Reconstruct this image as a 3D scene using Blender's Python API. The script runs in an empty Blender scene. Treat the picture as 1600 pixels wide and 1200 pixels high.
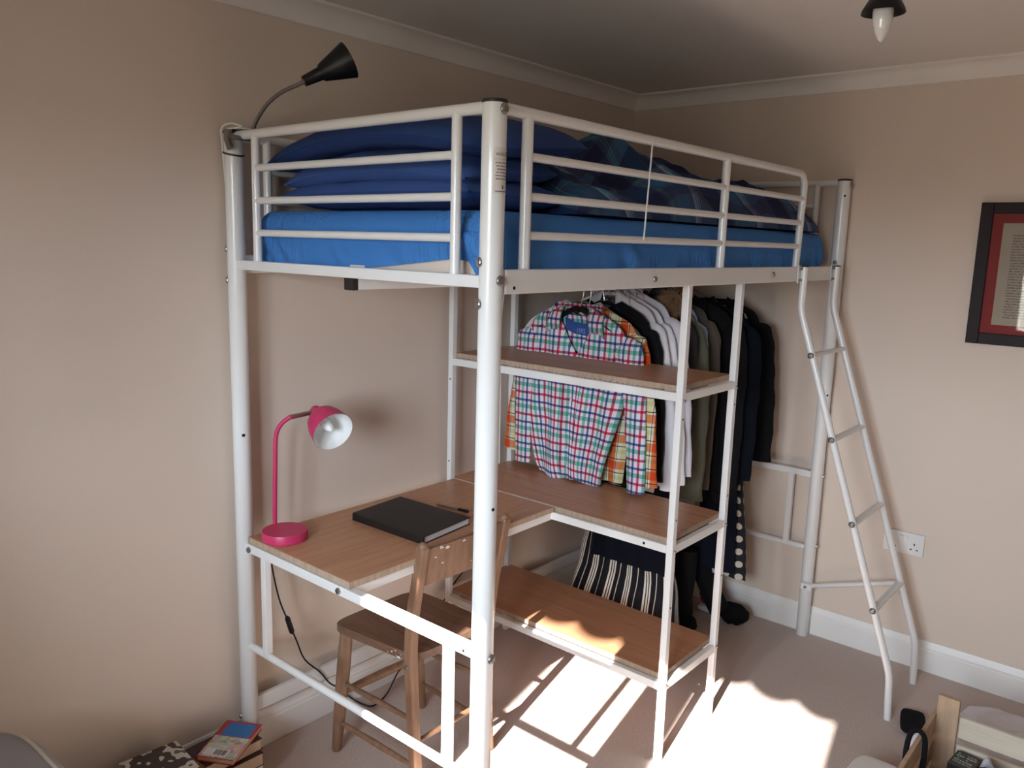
import bpy, math, random
from mathutils import Vector, Matrix, noise
random.seed(7)
PI = math.pi
S = bpy.context.scene
COL = S.collection

# ------------------------------------------------------------------ camera
CAM = Vector((2.1226, -3.3391, 1.6076))
YAW, PITCH, ROLL, FPX = 0.7005, -0.1716, 0.0284, 1271.0
FWD = Vector((-math.sin(YAW)*math.cos(PITCH), math.cos(YAW)*math.cos(PITCH), math.sin(PITCH)))
_r = FWD.cross(Vector((0, 0, 1))).normalized(); _u = _r.cross(FWD)
RT = _r*math.cos(ROLL) + _u*math.sin(ROLL); UP = -_r*math.sin(ROLL) + _u*math.cos(ROLL)
cam = bpy.data.objects.new('camera', bpy.data.cameras.new('camera')); COL.objects.link(cam)
cam.data.sensor_width = 36.0; cam.data.lens = FPX/1600*36; cam.data.clip_start = 0.02
cam.matrix_world = Matrix(((RT.x, UP.x, -FWD.x, CAM.x), (RT.y, UP.y, -FWD.y, CAM.y), (RT.z, UP.z, -FWD.z, CAM.z), (0, 0, 0, 1)))
S.camera = cam
def on(q, ax, val):                     # a photo pixel brought onto the plane x / y / z = val
    v = FWD*FPX + RT*(q[0]-800) + UP*(600-q[1]); k = 'xyz'.index(ax)
    return CAM + v*((val-CAM[k])/v[k])
def onp(q, p, n):                       # the same onto a plane through p with normal n
    v = FWD*FPX + RT*(q[0]-800) + UP*(600-q[1]); n = Vector(n)
    return CAM + v*((Vector(p)-CAM).dot(n)/v.dot(n))

# ------------------------------------------------------------------ light
WX0, WX1, WZ0, WZ1, WY = 1.016, 2.075, 1.04, 2.05, -4.15   # window opening behind the camera
w = bpy.data.worlds.new('sky'); S.world = w; w.use_nodes = True
wt = w.node_tree; bg = wt.nodes['Background']; bg.inputs[1].default_value = 1.0
SKY, GROUND = (18.5, 21.0, 23.5), (4.6, 4.4, 3.8)         # sky above the horizon, sunlit garden below it
wc_ = wt.nodes.new('ShaderNodeTexCoord'); ws_ = wt.nodes.new('ShaderNodeSeparateXYZ'); wr_ = wt.nodes.new('ShaderNodeMapRange'); wm_ = wt.nodes.new('ShaderNodeMix'); wm_.data_type = 'RGBA'
wt.links.new(wc_.outputs['Generated'], ws_.inputs[0]); wt.links.new(ws_.outputs[2], wr_.inputs[0]); wr_.inputs[1].default_value = -0.02; wr_.inputs[2].default_value = 0.04
wt.links.new(wr_.outputs[0], wm_.inputs[0]); wm_.inputs[6].default_value = (*GROUND, 1); wm_.inputs[7].default_value = (*SKY, 1); wt.links.new(wm_.outputs[2], bg.inputs[0])
sun = bpy.data.objects.new('sun', bpy.data.lights.new('sun', 'SUN')); COL.objects.link(sun)
sun.data.energy = 19.0; sun.data.angle = 0.0093; sun.data.color = (1.0, 0.94, 0.87)
sun.rotation_euler = Vector((-0.2, 1.0, -0.54)).to_track_quat('-Z', 'Y').to_euler(); sun.location = (3, -8, 5)
po = bpy.data.objects.new('window_portal', bpy.data.lights.new('window_portal', 'AREA')); COL.objects.link(po)
po.data.shape = 'RECTANGLE'; po.data.size = WX1-WX0; po.data.size_y = WZ1-WZ0; po.data.cycles.is_portal = True
po.location = ((WX0+WX1)/2, WY-0.14, (WZ0+WZ1)/2); po.rotation_euler = (PI/2, 0, 0)
S.view_settings.view_transform = 'Standard'; S.view_settings.look = 'None'
S.view_settings.exposure = 0.78; S.view_settings.gamma = 1.0; S.view_settings.use_curve_mapping = False
S.cycles.use_denoising = True; S.cycles.max_bounces = 14; S.cycles.diffuse_bounces = 8
S.cycles.sample_clamp_indirect = 20.0; S.cycles.caustics_reflective = False; S.cycles.caustics_refractive = False

# ------------------------------------------------------------------ materials
M = {}
class NT:
    def __init__(s, name):
        s.m = bpy.data.materials.new(name); s.m.use_nodes = True; s.t = s.m.node_tree
        s.b = s.t.nodes['Principled BSDF']; M[name] = s.m
    def n(s, typ, **kw):
        nd = s.t.nodes.new('ShaderNode'+typ)
        for k, v in kw.items():
            if k in nd.inputs: s.put(v, nd.inputs[k])
            else: setattr(nd, k, v)
        return nd
    def put(s, v, sock):
        if hasattr(v, 'is_output') or isinstance(v, bpy.types.NodeSocket): s.t.links.new(v, sock)
        elif isinstance(v, (tuple, list)) and sock.type == 'RGBA' and len(v) == 3: sock.default_value = (*v, 1)
        else: sock.default_value = v
    def math(s, op, a, b=0.0, c=0.0):
        nd = s.t.nodes.new('ShaderNodeMath'); nd.operation = op
        for k, v in enumerate((a, b, c)): s.put(v, nd.inputs[k])
        return nd.outputs[0]
    def mix(s, f, a, b, blend='MIX'):
        nd = s.t.nodes.new('ShaderNodeMix'); nd.data_type = 'RGBA'; nd.blend_type = blend
        s.put(f, nd.inputs[0]); s.put(a, nd.inputs[6]); s.put(b, nd.inputs[7]); return nd.outputs[2]
    def ramp(s, f, stops, interp='LINEAR'):
        nd = s.t.nodes.new('ShaderNodeValToRGB'); nd.color_ramp.interpolation = interp; e = nd.color_ramp.elements
        while len(e) < len(stops): e.new(0.5)
        for el, (p, c) in zip(e, stops): el.position = p; el.color = (*c, 1)
        s.put(f, nd.inputs[0]); return nd.outputs[0]
    def coord(s, which='Object', scale=(1, 1, 1), rot=(0, 0, 0)):
        tc = s.t.nodes.new('ShaderNodeTexCoord'); mp = s.t.nodes.new('ShaderNodeMapping')
        s.t.links.new(tc.outputs[which], mp.inputs[0]); mp.inputs['Scale'].default_value = scale; mp.inputs['Rotation'].default_value = rot
        return mp.outputs[0]
    def noise(s, vec, scale, detail=3.0, rough=0.5):
        nd = s.t.nodes.new('ShaderNodeTexNoise'); s.t.links.new(vec, nd.inputs['Vector'])
        nd.inputs['Scale'].default_value = scale; nd.inputs['Detail'].default_value = detail; nd.inputs['Roughness'].default_value = rough
        return nd.outputs[0]
    def bump(s, h, strength, dist=0.001):
        nd = s.t.nodes.new('ShaderNodeBump'); nd.inputs['Strength'].default_value = strength; nd.inputs['Distance'].default_value = dist
        s.t.links.new(h, nd.inputs['Height']); s.t.links.new(nd.outputs[0], s.b.inputs['Normal'])
    def fin(s, col=None, rough=0.5, metal=0.0, **kw):
        if col is not None: s.put(col, s.b.inputs['Base Color'])
        s.put(rough, s.b.inputs['Roughness']); s.b.inputs['Metallic'].default_value = metal
        for k, v in kw.items(): s.put(v, s.b.inputs[k.replace('_', ' ')])
        return s.m
def plain(name, col, rough=0.5, metal=0.0, var=0.08, scale=30.0, bump=0.0, bscale=400.0, **kw):
    t = NT(name); v = t.coord()
    n = t.noise(v, scale)
    c = t.mix(n, tuple(x*(1-var) for x in col), tuple(min(1, x*(1+var)) for x in col))
    if bump: t.bump(t.noise(v, bscale, 2), bump)
    return t.fin(c, rough, metal, **kw)
def fabric(name, col, rough=0.9, var=0.10, weave=900.0):
    t = NT(name); v = t.coord()
    c = t.mix(t.noise(v, 9.0, 4), tuple(x*(1-var) for x in col), tuple(min(1, x*(1+var)) for x in col))
    t.bump(t.math('ADD', t.noise(v, weave, 1), t.math('MULTIPLY', t.noise(v, 38, 3), 2.0)), 0.35, 0.002)
    return t.fin(c, rough, Specular_IOR_Level=0.15 if max(col) < 0.1 else 0.4)
def wood(name, c0, c1, c2, axis, rough=0.45, scale=1.0, bump=0.05):
    t = NT(name); sc = [14*scale]*3; sc[axis] = 0.9*scale
    v = t.coord('Object', tuple(sc))
    n1 = t.noise(v, 3.0, 6, 0.6); n2 = t.noise(v, 22.0, 3, 0.6)
    c = t.ramp(t.math('ADD', t.math('MULTIPLY', n1, 0.7), t.math('MULTIPLY', n2, 0.3)), [(0.3, c0), (0.5, c1), (0.72, c2)])
    t.bump(n2, bump); return t.fin(c, rough)

t = NT('wall'); v = t.coord(); 
t.bump(t.math('ADD', t.noise(v, 260, 2), t.noise(v, 60, 2)), 0.12, 0.001)
t.fin(t.mix(t.noise(v, 1.2, 3), (0.665, 0.565, 0.48), (0.70, 0.60, 0.515)), 0.75)
t = NT('ceiling'); v = t.coord(); t.bump(t.noise(v, 180, 2), 0.1); t.fin(t.mix(t.noise(v, 2), (0.76, 0.72, 0.68), (0.80, 0.76, 0.72)), 0.85)
t = NT('carpet'); v = t.coord()
sp = t.noise(v, 300, 3, 0.75); big = t.noise(v, 5, 4)
c = t.mix(sp, (0.40, 0.315, 0.275), (0.70, 0.575, 0.515)); c = t.mix(t.math('MULTIPLY', big, 0.45), c, (0.46, 0.365, 0.32))
t.bump(t.math('ADD', sp, t.math('MULTIPLY', t.noise(v, 130, 3), 1.2)), 0.7, 0.004); t.fin(c, 0.98, Sheen_Weight=0.2)
plain('trim_paint', (0.82, 0.81, 0.79), 0.4, var=0.03, scale=8)
plain('cornice_paint', (0.80, 0.765, 0.73), 0.7, var=0.02, scale=8)
plain('white_metal', (0.755, 0.76, 0.755), 0.28, var=0.03, scale=12, bump=0.04, bscale=260, Coat_Weight=0.3, Coat_Roughness=0.12)
plain('black_cap', (0.012, 0.011, 0.011), 0.5)
plain('steel', (0.55, 0.54, 0.53), 0.3, 1.0)
plain('dull_steel', (0.30, 0.285, 0.27), 0.4, 0.9)
plain('hole', (0.004, 0.004, 0.004), 0.9)
wood('walnut', (0.36, 0.175, 0.095), (0.475, 0.245, 0.137), (0.56, 0.30, 0.175), 0, 0.38)
wood('walnut_long', (0.36, 0.175, 0.095), (0.475, 0.245, 0.137), (0.56, 0.30, 0.175), 1, 0.38)
wood('edge_band', (0.30, 0.215, 0.15), (0.42, 0.315, 0.23), (0.50, 0.39, 0.30), 2, 0.6, 3.0)
wood('chair_wood', (0.15, 0.078, 0.045), (0.235, 0.128, 0.074), (0.31, 0.18, 0.11), 2, 0.5, 1.2)
wood('seat_wood', (0.10, 0.052, 0.032), (0.165, 0.09, 0.058), (0.22, 0.125, 0.08), 0, 0.45, 1.2)
wood('crate_wood', (0.36, 0.24, 0.15), (0.46, 0.32, 0.21), (0.54, 0.39, 0.27), 2, 0.7, 1.3)
wood('pale_slat', (0.58, 0.51, 0.39), (0.66, 0.59, 0.47), (0.72, 0.66, 0.54), 0, 0.7, 1.3)
plain('paint_splash', (0.72, 0.70, 0.67), 0.6)
t = NT('pink'); v = t.coord(); t.fin(t.mix(t.noise(v, 30), (0.52, 0.03, 0.115), (0.58, 0.037, 0.135)), 0.42)
plain('shade_white', (0.80, 0.81, 0.80), 0.5, var=0.02)
plain('bulb', (0.82, 0.83, 0.83), 0.12, var=0.01, Coat_Weight=0.5)
plain('black_plastic', (0.006, 0.006, 0.0065), 0.42, Specular_IOR_Level=0.3)
plain('black_cover', (0.006, 0.006, 0.006), 0.5, bump=0.08, bscale=700)
plain('paper', (0.70, 0.69, 0.72), 0.8, var=0.04, scale=200)
plain('cream_paper', (0.50, 0.37, 0.25), 0.8, var=0.12, scale=150)
plain('zip_tie', (0.01, 0.01, 0.01), 0.4)
t = NT('sheet_blue'); v = t.coord('Object', (1, 1, 1), (0, 0.6, 0.5)); v2 = t.coord('Object', (34, 34, 7), (0.5, 0.55, 0.3))
cr_ = t.noise(v2, 1.0, 3, 0.55); mk = t.ramp(t.noise(v, 4.5, 2), [(0.42, (0, 0, 0)), (0.62, (1, 1, 1))])
t.bump(t.math('MULTIPLY', t.math('ABSOLUTE', t.math('SUBTRACT', cr_, 0.5)), mk), 0.9, 0.03)
t.fin(t.mix(t.noise(v, 9, 4), (0.036, 0.172, 0.47), (0.044, 0.205, 0.56)), 0.8)
fabric('pillow_blue', (0.040, 0.095, 0.30)); fabric('navy_pillow', (0.018, 0.050, 0.185))
fabric('mattress_cream', (0.66, 0.58, 0.51))
fabric('white_cloth', (0.70, 0.69, 0.72), 0.85, 0.04); fabric('lilac_white', (0.62, 0.60, 0.665), 0.85, 0.05)
fabric('black_cloth', (0.0075, 0.0075, 0.009)); fabric('charcoal_cloth', (0.030, 0.028, 0.031)); fabric('light_blue', (0.30, 0.41, 0.55))
fabric('olive', (0.095, 0.095, 0.068), 0.6); fabric('taupe', (0.085, 0.070, 0.058)); fabric('navy', (0.0042, 0.0062, 0.0125)); fabric('grey_coat', (0.17, 0.155, 0.14))
fabric('dress_navy', (0.006, 0.008, 0.018)); fabric('red_cloth', (0.20, 0.012, 0.025)); fabric('grey_cloth', (0.72, 0.70, 0.74)); fabric('pale_blue_cloth', (0.52, 0.54, 0.63))
fabric('sofa_grey', (0.34, 0.33, 0.345)); fabric('cream_piping', (0.60, 0.53, 0.42)); fabric('plush_grey', (0.30, 0.28, 0.31))
plain('fur', (0.55, 0.37, 0.23), 0.9, var=0.5, scale=60)
plain('picture_frame', (0.016, 0.007, 0.009), 0.5, Specular_IOR_Level=0.2); plain('mat_red', (0.30, 0.022, 0.025), 0.8, var=0.04); 
plain('socket_white', (0.74, 0.73, 0.72), 0.3, var=0.02)
plain('tub_white', (0.66, 0.63, 0.60), 0.4, var=0.03); plain('orange', (0.60, 0.07, 0.02), 0.5); plain('toy_blue', (0.04, 0.07, 0.25), 0.5); plain('toy_yellow', (0.65, 0.38, 0.05), 0.5)
plain('tea_box', (0.020, 0.024, 0.020), 0.4, var=0.3, scale=40); plain('print_pale', (0.42, 0.42, 0.38), 0.6); plain('print_rose', (0.4, 0.14, 0.11), 0.6)
plain('cover_red', (0.48, 0.025, 0.025), 0.4, var=0.05); plain('cover_blue', (0.02, 0.16, 0.46), 0.4, var=0.1, scale=60); plain('cover_maroon', (0.045, 0.016, 0.02), 0.4)
plain('cover_white', (0.66, 0.64, 0.60), 0.5); plain('cover_teal', (0.04, 0.20, 0.25), 0.5); plain('cover_orange', (0.62, 0.16, 0.06), 0.5); plain('ink', (0.010, 0.010, 0.012), 0.6)
plain('label_paper', (0.66, 0.62, 0.58), 0.5, var=0.02); plain('ink_grey', (0.12, 0.11, 0.11), 0.7); plain('ink_blue', (0.022, 0.07, 0.27), 0.8)
t = NT('cartoon_print'); v = t.coord('Object', (1, 1, 1))
vo = t.n('TexVoronoi'); t.t.links.new(v, vo.inputs['Vector']); vo.inputs['Scale'].default_value = 95
hs = t.n('HueSaturation', Saturation=0.75, Value=0.8); t.t.links.new(vo.outputs['Color'], hs.inputs['Color'])
t.fin(t.mix(0.35, hs.outputs[0], (0.62, 0.50, 0.30)), 0.4)
t = NT('tree_print'); v = t.coord()
t.fin(t.ramp(t.math('ABSOLUTE', t.math('SUBTRACT', t.noise(v, 13, 2), 0.5)), [(0.0, (0.035, 0.025, 0.027)), (0.055, (0.05, 0.04, 0.04)), (0.06, (0.62, 0.60, 0.55)), (0.14, (0.66, 0.65, 0.60)), (0.15, (0.11, 0.12, 0.05)), (0.2, (0.4, 0.3, 0.2))], 'CONSTANT'), 0.45)
t = NT('manuscript'); v = t.coord('Object')
sx = t.t.nodes.new('ShaderNodeSeparateXYZ'); t.t.links.new(v, sx.inputs[0])
row = t.math('LESS_THAN', t.math('FRACT', t.math('MULTIPLY', sx.outputs[2], 105.0)), 0.5)
v2 = t.coord('Object', (420, 1, 105)); ink = t.math('GREATER_THAN', t.noise(v2, 1.0, 2), 0.47)
page = t.mix(t.noise(v, 9, 4), (0.46, 0.37, 0.28), (0.55, 0.46, 0.36))
edge = t.math('MULTIPLY', t.math('GREATER_THAN', sx.outputs[0], -0.105), t.math('LESS_THAN', t.math('ABSOLUTE', t.math('SUBTRACT', sx.outputs[2], -0.005)), 0.148))
t.fin(t.mix(t.math('MULTIPLY', t.math('MULTIPLY', row, ink), t.math('MULTIPLY', edge, 0.75)), page, (0.10, 0.075, 0.06)), 0.8)
t = NT('clear_glass'); nt = t.t; out = nt.nodes['Material Output']
tr = nt.nodes.new('ShaderNodeBsdfTransparent'); gl = nt.nodes.new('ShaderNodeBsdfGlossy'); gl.inputs['Roughness'].default_value = 0.02
fr = nt.nodes.new('ShaderNodeFresnel'); fr.inputs['IOR'].default_value = 1.45; mx = nt.nodes.new('ShaderNodeMixShader')
nt.links.new(fr.outputs[0], mx.inputs[0]); nt.links.new(tr.outputs[0], mx.inputs[1]); nt.links.new(gl.outputs[0], mx.inputs[2]); nt.links.new(mx.outputs[0], out.inputs[0])
def check(name, ground, su, sv, pu, pv, rough=0.9):
    """woven check: stripe lists (start, end, colour) in fractions of the period along u and v, multiplied like crossed yarns"""
    t = NT(name); tc = t.t.nodes.new('ShaderNodeUVMap'); sp = t.t.nodes.new('ShaderNodeSeparateXYZ'); t.t.links.new(tc.outputs[0], sp.inputs[0])
    cols = []
    for sock, stripes, per in ((sp.outputs[0], su, pu), (sp.outputs[1], sv, pv)):
        f = t.math('FRACT', t.math('DIVIDE', sock, per)); st = [(0.0, (1, 1, 1))]
        for a, b, c in stripes: st += [(a, c), (b, (1, 1, 1))]
        cols.append(t.ramp(f, st, 'CONSTANT'))
    c = t.mix(1.0, t.mix(1.0, cols[0], cols[1], 'MULTIPLY'), ground, 'MULTIPLY')
    v = t.coord(); t.bump(t.math('ADD', t.noise(v, 900, 1), t.math('MULTIPLY', t.noise(v, 38, 3), 2.0)), 0.3, 0.002)
    return t.fin(c, rough, Specular_IOR_Level=0.3)
RD, GR, BL = (0.70, 0.12, 0.21), (0.30, 0.66, 0.56), (0.15, 0.21, 0.45)
check('plaid', (0.74, 0.70, 0.75), [(0.08, 0.22, RD), (0.41, 0.58, GR), (0.73, 0.86, BL)], [(0.08, 0.19, RD), (0.40, 0.58, GR), (0.73, 0.83, BL)], 0.061, 0.086)
check('orange_check', (0.70, 0.66, 0.52), [(0.05, 0.42, (0.90, 0.25, 0.10)), (0.47, 0.50, (0.05, 0.05, 0.12)), (0.68, 0.86, (0.90, 0.92, 0.60)), (0.93, 0.96, (0.06, 0.06, 0.15))],
      [(0.05, 0.35, (0.95, 0.36, 0.22)), (0.42, 0.45, (0.05, 0.05, 0.12)), (0.65, 0.8, (0.8, 0.9, 0.75)), (0.9, 0.93, (0.08, 0.08, 0.15))], 0.075, 0.10)
check('tartan', (0.050, 0.085, 0.185), [(0.05, 0.30, (0.40, 0.42, 0.60)), (0.34, 0.345, (0.6, 5.0, 1.2)), (0.365, 0.37, (0.6, 5.0, 1.2)), (0.42, 0.62, (0.9, 1.35, 1.30)), (0.70, 0.735, (4.5, 3.6, 2.6)), (0.75, 0.765, (4.0, 3.3, 2.4)), (0.78, 0.79, (3.5, 3.0, 2.2))],
      [(0.0, 0.28, (0.35, 0.38, 0.5)), (0.33, 0.335, (0.6, 4.0, 1.2)), (0.42, 0.60, (0.8, 1.25, 1.2)), (0.70, 0.86, (0.75, 0.55, 0.65))], 0.42, 0.30)
KK = (0.012, 0.012, 0.02)
check('bw_stripe', (0.66, 0.64, 0.58), [(0.0, 0.42, KK), (0.50, 0.54, KK), (0.60, 0.64, KK), (0.70, 0.95, KK)], [], 0.075, 1.0)
t = NT('polka'); tc = t.t.nodes.new('ShaderNodeUVMap'); vm = t.t.nodes.new('ShaderNodeVectorMath'); vm.operation = 'SCALE'; vm.inputs['Scale'].default_value = 1/0.055
t.t.links.new(tc.outputs[0], vm.inputs[0]); fr_ = t.t.nodes.new('ShaderNodeVectorMath'); fr_.operation = 'FRACTION'; t.t.links.new(vm.outputs[0], fr_.inputs[0])
ds = t.t.nodes.new('ShaderNodeVectorMath'); ds.operation = 'DISTANCE'; t.t.links.new(fr_.outputs[0], ds.inputs[0]); ds.inputs[1].default_value = (0.5, 0.5, 0)
t.fin(t.mix(t.math('LESS_THAN', ds.outputs['Value'], 0.26), (0.010, 0.010, 0.018), (0.62, 0.60, 0.52)), 0.9)

# ------------------------------------------------------------------ mesh helpers
def frame(d, up=Vector((0, 0, 1))):
    d = d.normalized(); a = up if abs(d.dot(up)) < 0.95 else Vector((1, 0, 0))
    x = a.cross(d).normalized(); return x, d.cross(x)
class MB:
    def __init__(s): s.v = []; s.f = []; s.uv = []; s.has = False
    def add(s, vs, fs, uvs=None):
        o = len(s.v); s.v += [tuple(p) for p in vs]
        for f in fs: s.f.append(tuple(i+o for i in f))
        if uvs: s.has = True
        s.uv += uvs if uvs else [(p[0], p[2]) for p in vs]
        return s
    def box(s, c, size, mat=None, taper=1.0):
        hx, hy, hz = size[0]/2, size[1]/2, size[2]/2; vs = []
        for z, k in ((-hz, 1.0), (hz, taper)):
            for x, y in ((-hx*k, -hy*k), (hx*k, -hy*k), (hx*k, hy*k), (-hx*k, hy*k)):
                p = Vector((x, y, z)); p = (mat @ p) if mat else p
                vs.append(p + Vector(c))
        return s.add(vs, [(3, 2, 1, 0), (4, 5, 6, 7), (0, 1, 5, 4), (1, 2, 6, 5), (2, 3, 7, 6), (3, 0, 4, 7)])
    def bar(s, a, b, w, h=None, up=(0, 0, 1)):          # square bar from a to b
        a, b = Vector(a), Vector(b); h = h or w; x, y = frame(b-a, Vector(up)); vs = []
        for p in (a, b):
            for i, j in ((-1, -1), (1, -1), (1, 1), (-1, 1)): vs.append(p + x*i*w/2 + y*j*h/2)
        return s.add(vs, [(3, 2, 1, 0), (4, 5, 6, 7), (0, 1, 5, 4), (1, 2, 6, 5), (2, 3, 7, 6), (3, 0, 4, 7)])
    def tube(s, pts, r, n=12, cap=True, flat=None):
        pts = [Vector(p) for p in pts]; m = len(pts); rs = r if isinstance(r, (list, tuple)) else [r]*m; vs = []; x = None
        for i, p in enumerate(pts):
            d = (pts[min(i+1, m-1)] - pts[max(i-1, 0)]).normalized()
            if x is None: x, y = frame(d)
            else:
                x = (x - d*x.dot(d)).normalized(); y = d.cross(x)
            for k in range(n):
                a = 2*PI*k/n; vs.append(p + x*math.cos(a)*rs[i] + y*math.sin(a)*rs[i])
        fs = [(i*n+k, i*n+(k+1) % n, (i+1)*n+(k+1) % n, (i+1)*n+k) for i in range(m-1) for k in range(n)]
        if cap: fs += [tuple(reversed(range(n))), tuple(range((m-1)*n, m*n))]
        return s.add(vs, fs)
    def lathe(s, prof, o=(0, 0, 0), ax=(0, 0, 1), n=28, cap=False):      # prof: (radius, height along ax)
        o = Vector(o); d = Vector(ax).normalized(); x, y = frame(d); vs = []
        for r, h in prof:
            for k in range(n):
                a = 2*PI*k/n; vs.append(o + d*h + x*math.cos(a)*r + y*math.sin(a)*r)
        m = len(prof); fs = [(i*n+k, i*n+(k+1) % n, (i+1)*n+(k+1) % n, (i+1)*n+k) for i in range(m-1) for k in range(n)]
        if cap: fs += [tuple(reversed(range(n))), tuple(range((m-1)*n, m*n))]
        return s.add(vs, fs)
    def grid(s, fn, nu, nv, loop=False, uv=None):
        vs = []; uvs = []
        cu = nu if loop else nu+1
        for j in range(nv+1):
            for i in range(cu):
                vs.append(Vector(fn(i/nu, j/nv)))
                if uv: uvs.append(uv(i/nu, j/nv, vs[-1]))
        fs = []
        for j in range(nv):
            for i in range(nu):
                i2 = (i+1) % cu if loop else i+1
                fs.append((j*cu+i, j*cu+i2, (j+1)*cu+i2, (j+1)*cu+i))
        return s.add(vs, fs, uvs if uv else None)
    def prism(s, outline, y0, y1, ax='y'):               # outline (a, b) extruded along an axis
        n = len(outline); vs = []
        for q in (y0, y1):
            for a, b in outline: vs.append((a, q, b) if ax == 'y' else ((q, a, b) if ax == 'x' else (a, b, q)))
        return s.add(vs, [tuple(range(n)), tuple(reversed(range(n, 2*n)))] + [(i, i+n, (i+1) % n+n, (i+1) % n) for i in range(n)])
    def build(s, name, mat, parent=None, smooth=True, angle=40, bevel=0.0, solid=0.0, sub=0, flip=False):
        me = bpy.data.meshes.new(name); me.from_pydata(s.v, [], s.f); me.validate()
        bm = None
        if s.has:
            ul = me.uv_layers.new(name='UVMap')
            for lp in me.loops: ul.data[lp.index].uv = s.uv[lp.vertex_index]
        import bmesh
        bm = bmesh.new(); bm.from_mesh(me); bmesh.ops.recalc_face_normals(bm, faces=bm.faces); bm.to_mesh(me); bm.free()
        me.materials.append(M[mat])
        if smooth:
            for p in me.polygons: p.use_smooth = True
            me.set_sharp_from_angle(angle=math.radians(angle))
        o = bpy.data.objects.new(name, me); COL.objects.link(o)
        if solid:
            md = o.modifiers.new('solid', 'SOLIDIFY'); md.thickness = solid; md.offset = 0
        if bevel:
            md = o.modifiers.new('bevel', 'BEVEL'); md.width = bevel; md.segments = 2; md.limit_method = 'ANGLE'; md.angle_limit = math.radians(35)
        if sub:
            md = o.modifiers.new('sub', 'SUBSURF'); md.levels = sub; md.render_levels = sub
        if parent: attach(o, parent)
        return o
def world_loc(o):
    return o.location.copy() if not o.parent else world_loc(o.parent) + o.matrix_parent_inverse.translation + o.location
def attach(o, parent):
    o.parent = parent
    o.matrix_parent_inverse = Matrix.Translation(-world_loc(parent))
def empty(name, loc, parent=None):
    o = bpy.data.objects.new(name, None); COL.objects.link(o); o.location = loc; o.empty_display_size = 0.05
    if parent: attach(o, parent)
    return o
def tag(o, label, cat, group=None):
    o['label'] = label; o['category'] = cat
    if group: o['group'] = group
    return o
def struct(o): o['kind'] = 'structure'; return o
def fbm(x, y, z=0.0, o=3):
    return noise.fractal(Vector((x, y, z)), 1.0, 2.0, o)
def smooth(pts, per=6):                                     # Catmull-Rom through points
    P = [Vector(p) for p in pts]; out = []
    for i in range(len(P)-1):
        a, b, c, d = P[max(i-1, 0)], P[i], P[i+1], P[min(i+2, len(P)-1)]
        for k in range(per):
            t = k/per; out.append(0.5*((2*b) + (c-a)*t + (2*a-5*b+4*c-d)*t*t + (3*b-a-3*c+d)*t**3))
    return out + [P[-1]]
def text_mesh(txt, size):
    cu = bpy.data.curves.new('t', 'FONT'); cu.body = txt; cu.size = size; cu.align_x = 'CENTER'; cu.align_y = 'CENTER'; cu.resolution_u = 2
    o = bpy.data.objects.new('t', cu); COL.objects.link(o); dg = bpy.context.evaluated_depsgraph_get()
    me = bpy.data.meshes.new_from_object(o.evaluated_get(dg)); vs = [v.co.copy() for v in me.vertices]; fs = [tuple(p.vertices) for p in me.polygons]
    bpy.data.objects.remove(o); bpy.data.meshes.remove(me); bpy.data.curves.remove(cu); return vs, fs

# ------------------------------------------------------------------ the room
RX, RY, CZ = 3.60, -4.20, 2.285
def quad(name, pts, mat): 
    m = MB(); m.add(pts, [(0, 1, 2, 3)]); return struct(m.build(name, mat, smooth=False))
T = 0.12
struct(MB().box((RX/2, RY/2, -T/2), (RX+2*T, -RY+2*T, T)).build('floor', 'carpet', smooth=False))
struct(MB().box((RX/2, RY/2, CZ+T/2), (RX+2*T, -RY+2*T, T)).build('ceiling', 'ceiling', smooth=False))
struct(MB().box((-T/2, RY/2, CZ/2), (T, -RY+2*T, CZ)).build('wall_left', 'wall', smooth=False))
struct(MB().box((RX/2, T/2, CZ/2), (RX, T, CZ)).build('wall_far', 'wall', smooth=False))
struct(MB().box((RX+T/2, RY/2, CZ/2), (T, -RY+2*T, CZ)).build('wall_right', 'wall', smooth=False))
wb = MB()
for x0, x1, z0, z1 in ((0, WX0, 0, CZ), (WX1, RX, 0, CZ), (WX0, WX1, 0, WZ0), (WX0, WX1, WZ1, CZ)):
    wb.box(((x0+x1)/2, RY-T/2, (z0+z1)/2), (x1-x0, T, z1-z0))
struct(wb.build('wall_window', 'wall', smooth=False))
def board_profile(h, d): return [(0, 0), (d, 0), (d, h*0.70), (d*0.86, h*0.73), (d*0.86, h*0.80), (d*0.62, h*0.86), (d*0.55, h*0.93), (d*0.35, h), (0, h)]
def cove(): 
    p = [(0, CZ), (0, 2.222), (0.006, 2.222)]
    for k in range(7):
        a = PI/2*k/6; p.append((0.008+0.047*(1-math.cos(a)), 2.2245+0.0525*math.sin(a)))
    return p + [(0.057, 2.279), (0.062, 2.279), (0.062, CZ)]
for nm, prof, mat in (('baseboard', board_profile(0.120, 0.018), 'trim_paint'), ('trim', cove(), 'cornice_paint')):
    for i, side in enumerate(('left', 'far', 'right', 'window')):
        m = MB()
        if side == 'left': m.add([(a, y, b) for y in (RY, 0) for a, b in prof], [])
        if side == 'far': m.add([(x, -a, b) for x in (0, RX) for a, b in prof], [])
        if side == 'right': m.add([(RX-a, y, b) for y in (RY, 0) for a, b in prof], [])
        if side == 'window': m.add([(x, RY+a, b) for x in (0, RX) for a, b in prof], [])
        n = len(prof); m.f = [tuple(range(n)), tuple(range(2*n-1, n-1, -1))] + [(k, k+n, (k+1) % n+n, (k+1) % n) for k in range(n)]
        struct(m.build('%s_%s' % (nm, side) if nm == 'baseboard' else 'trim_%d' % (i+1), mat, angle=25))
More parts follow.
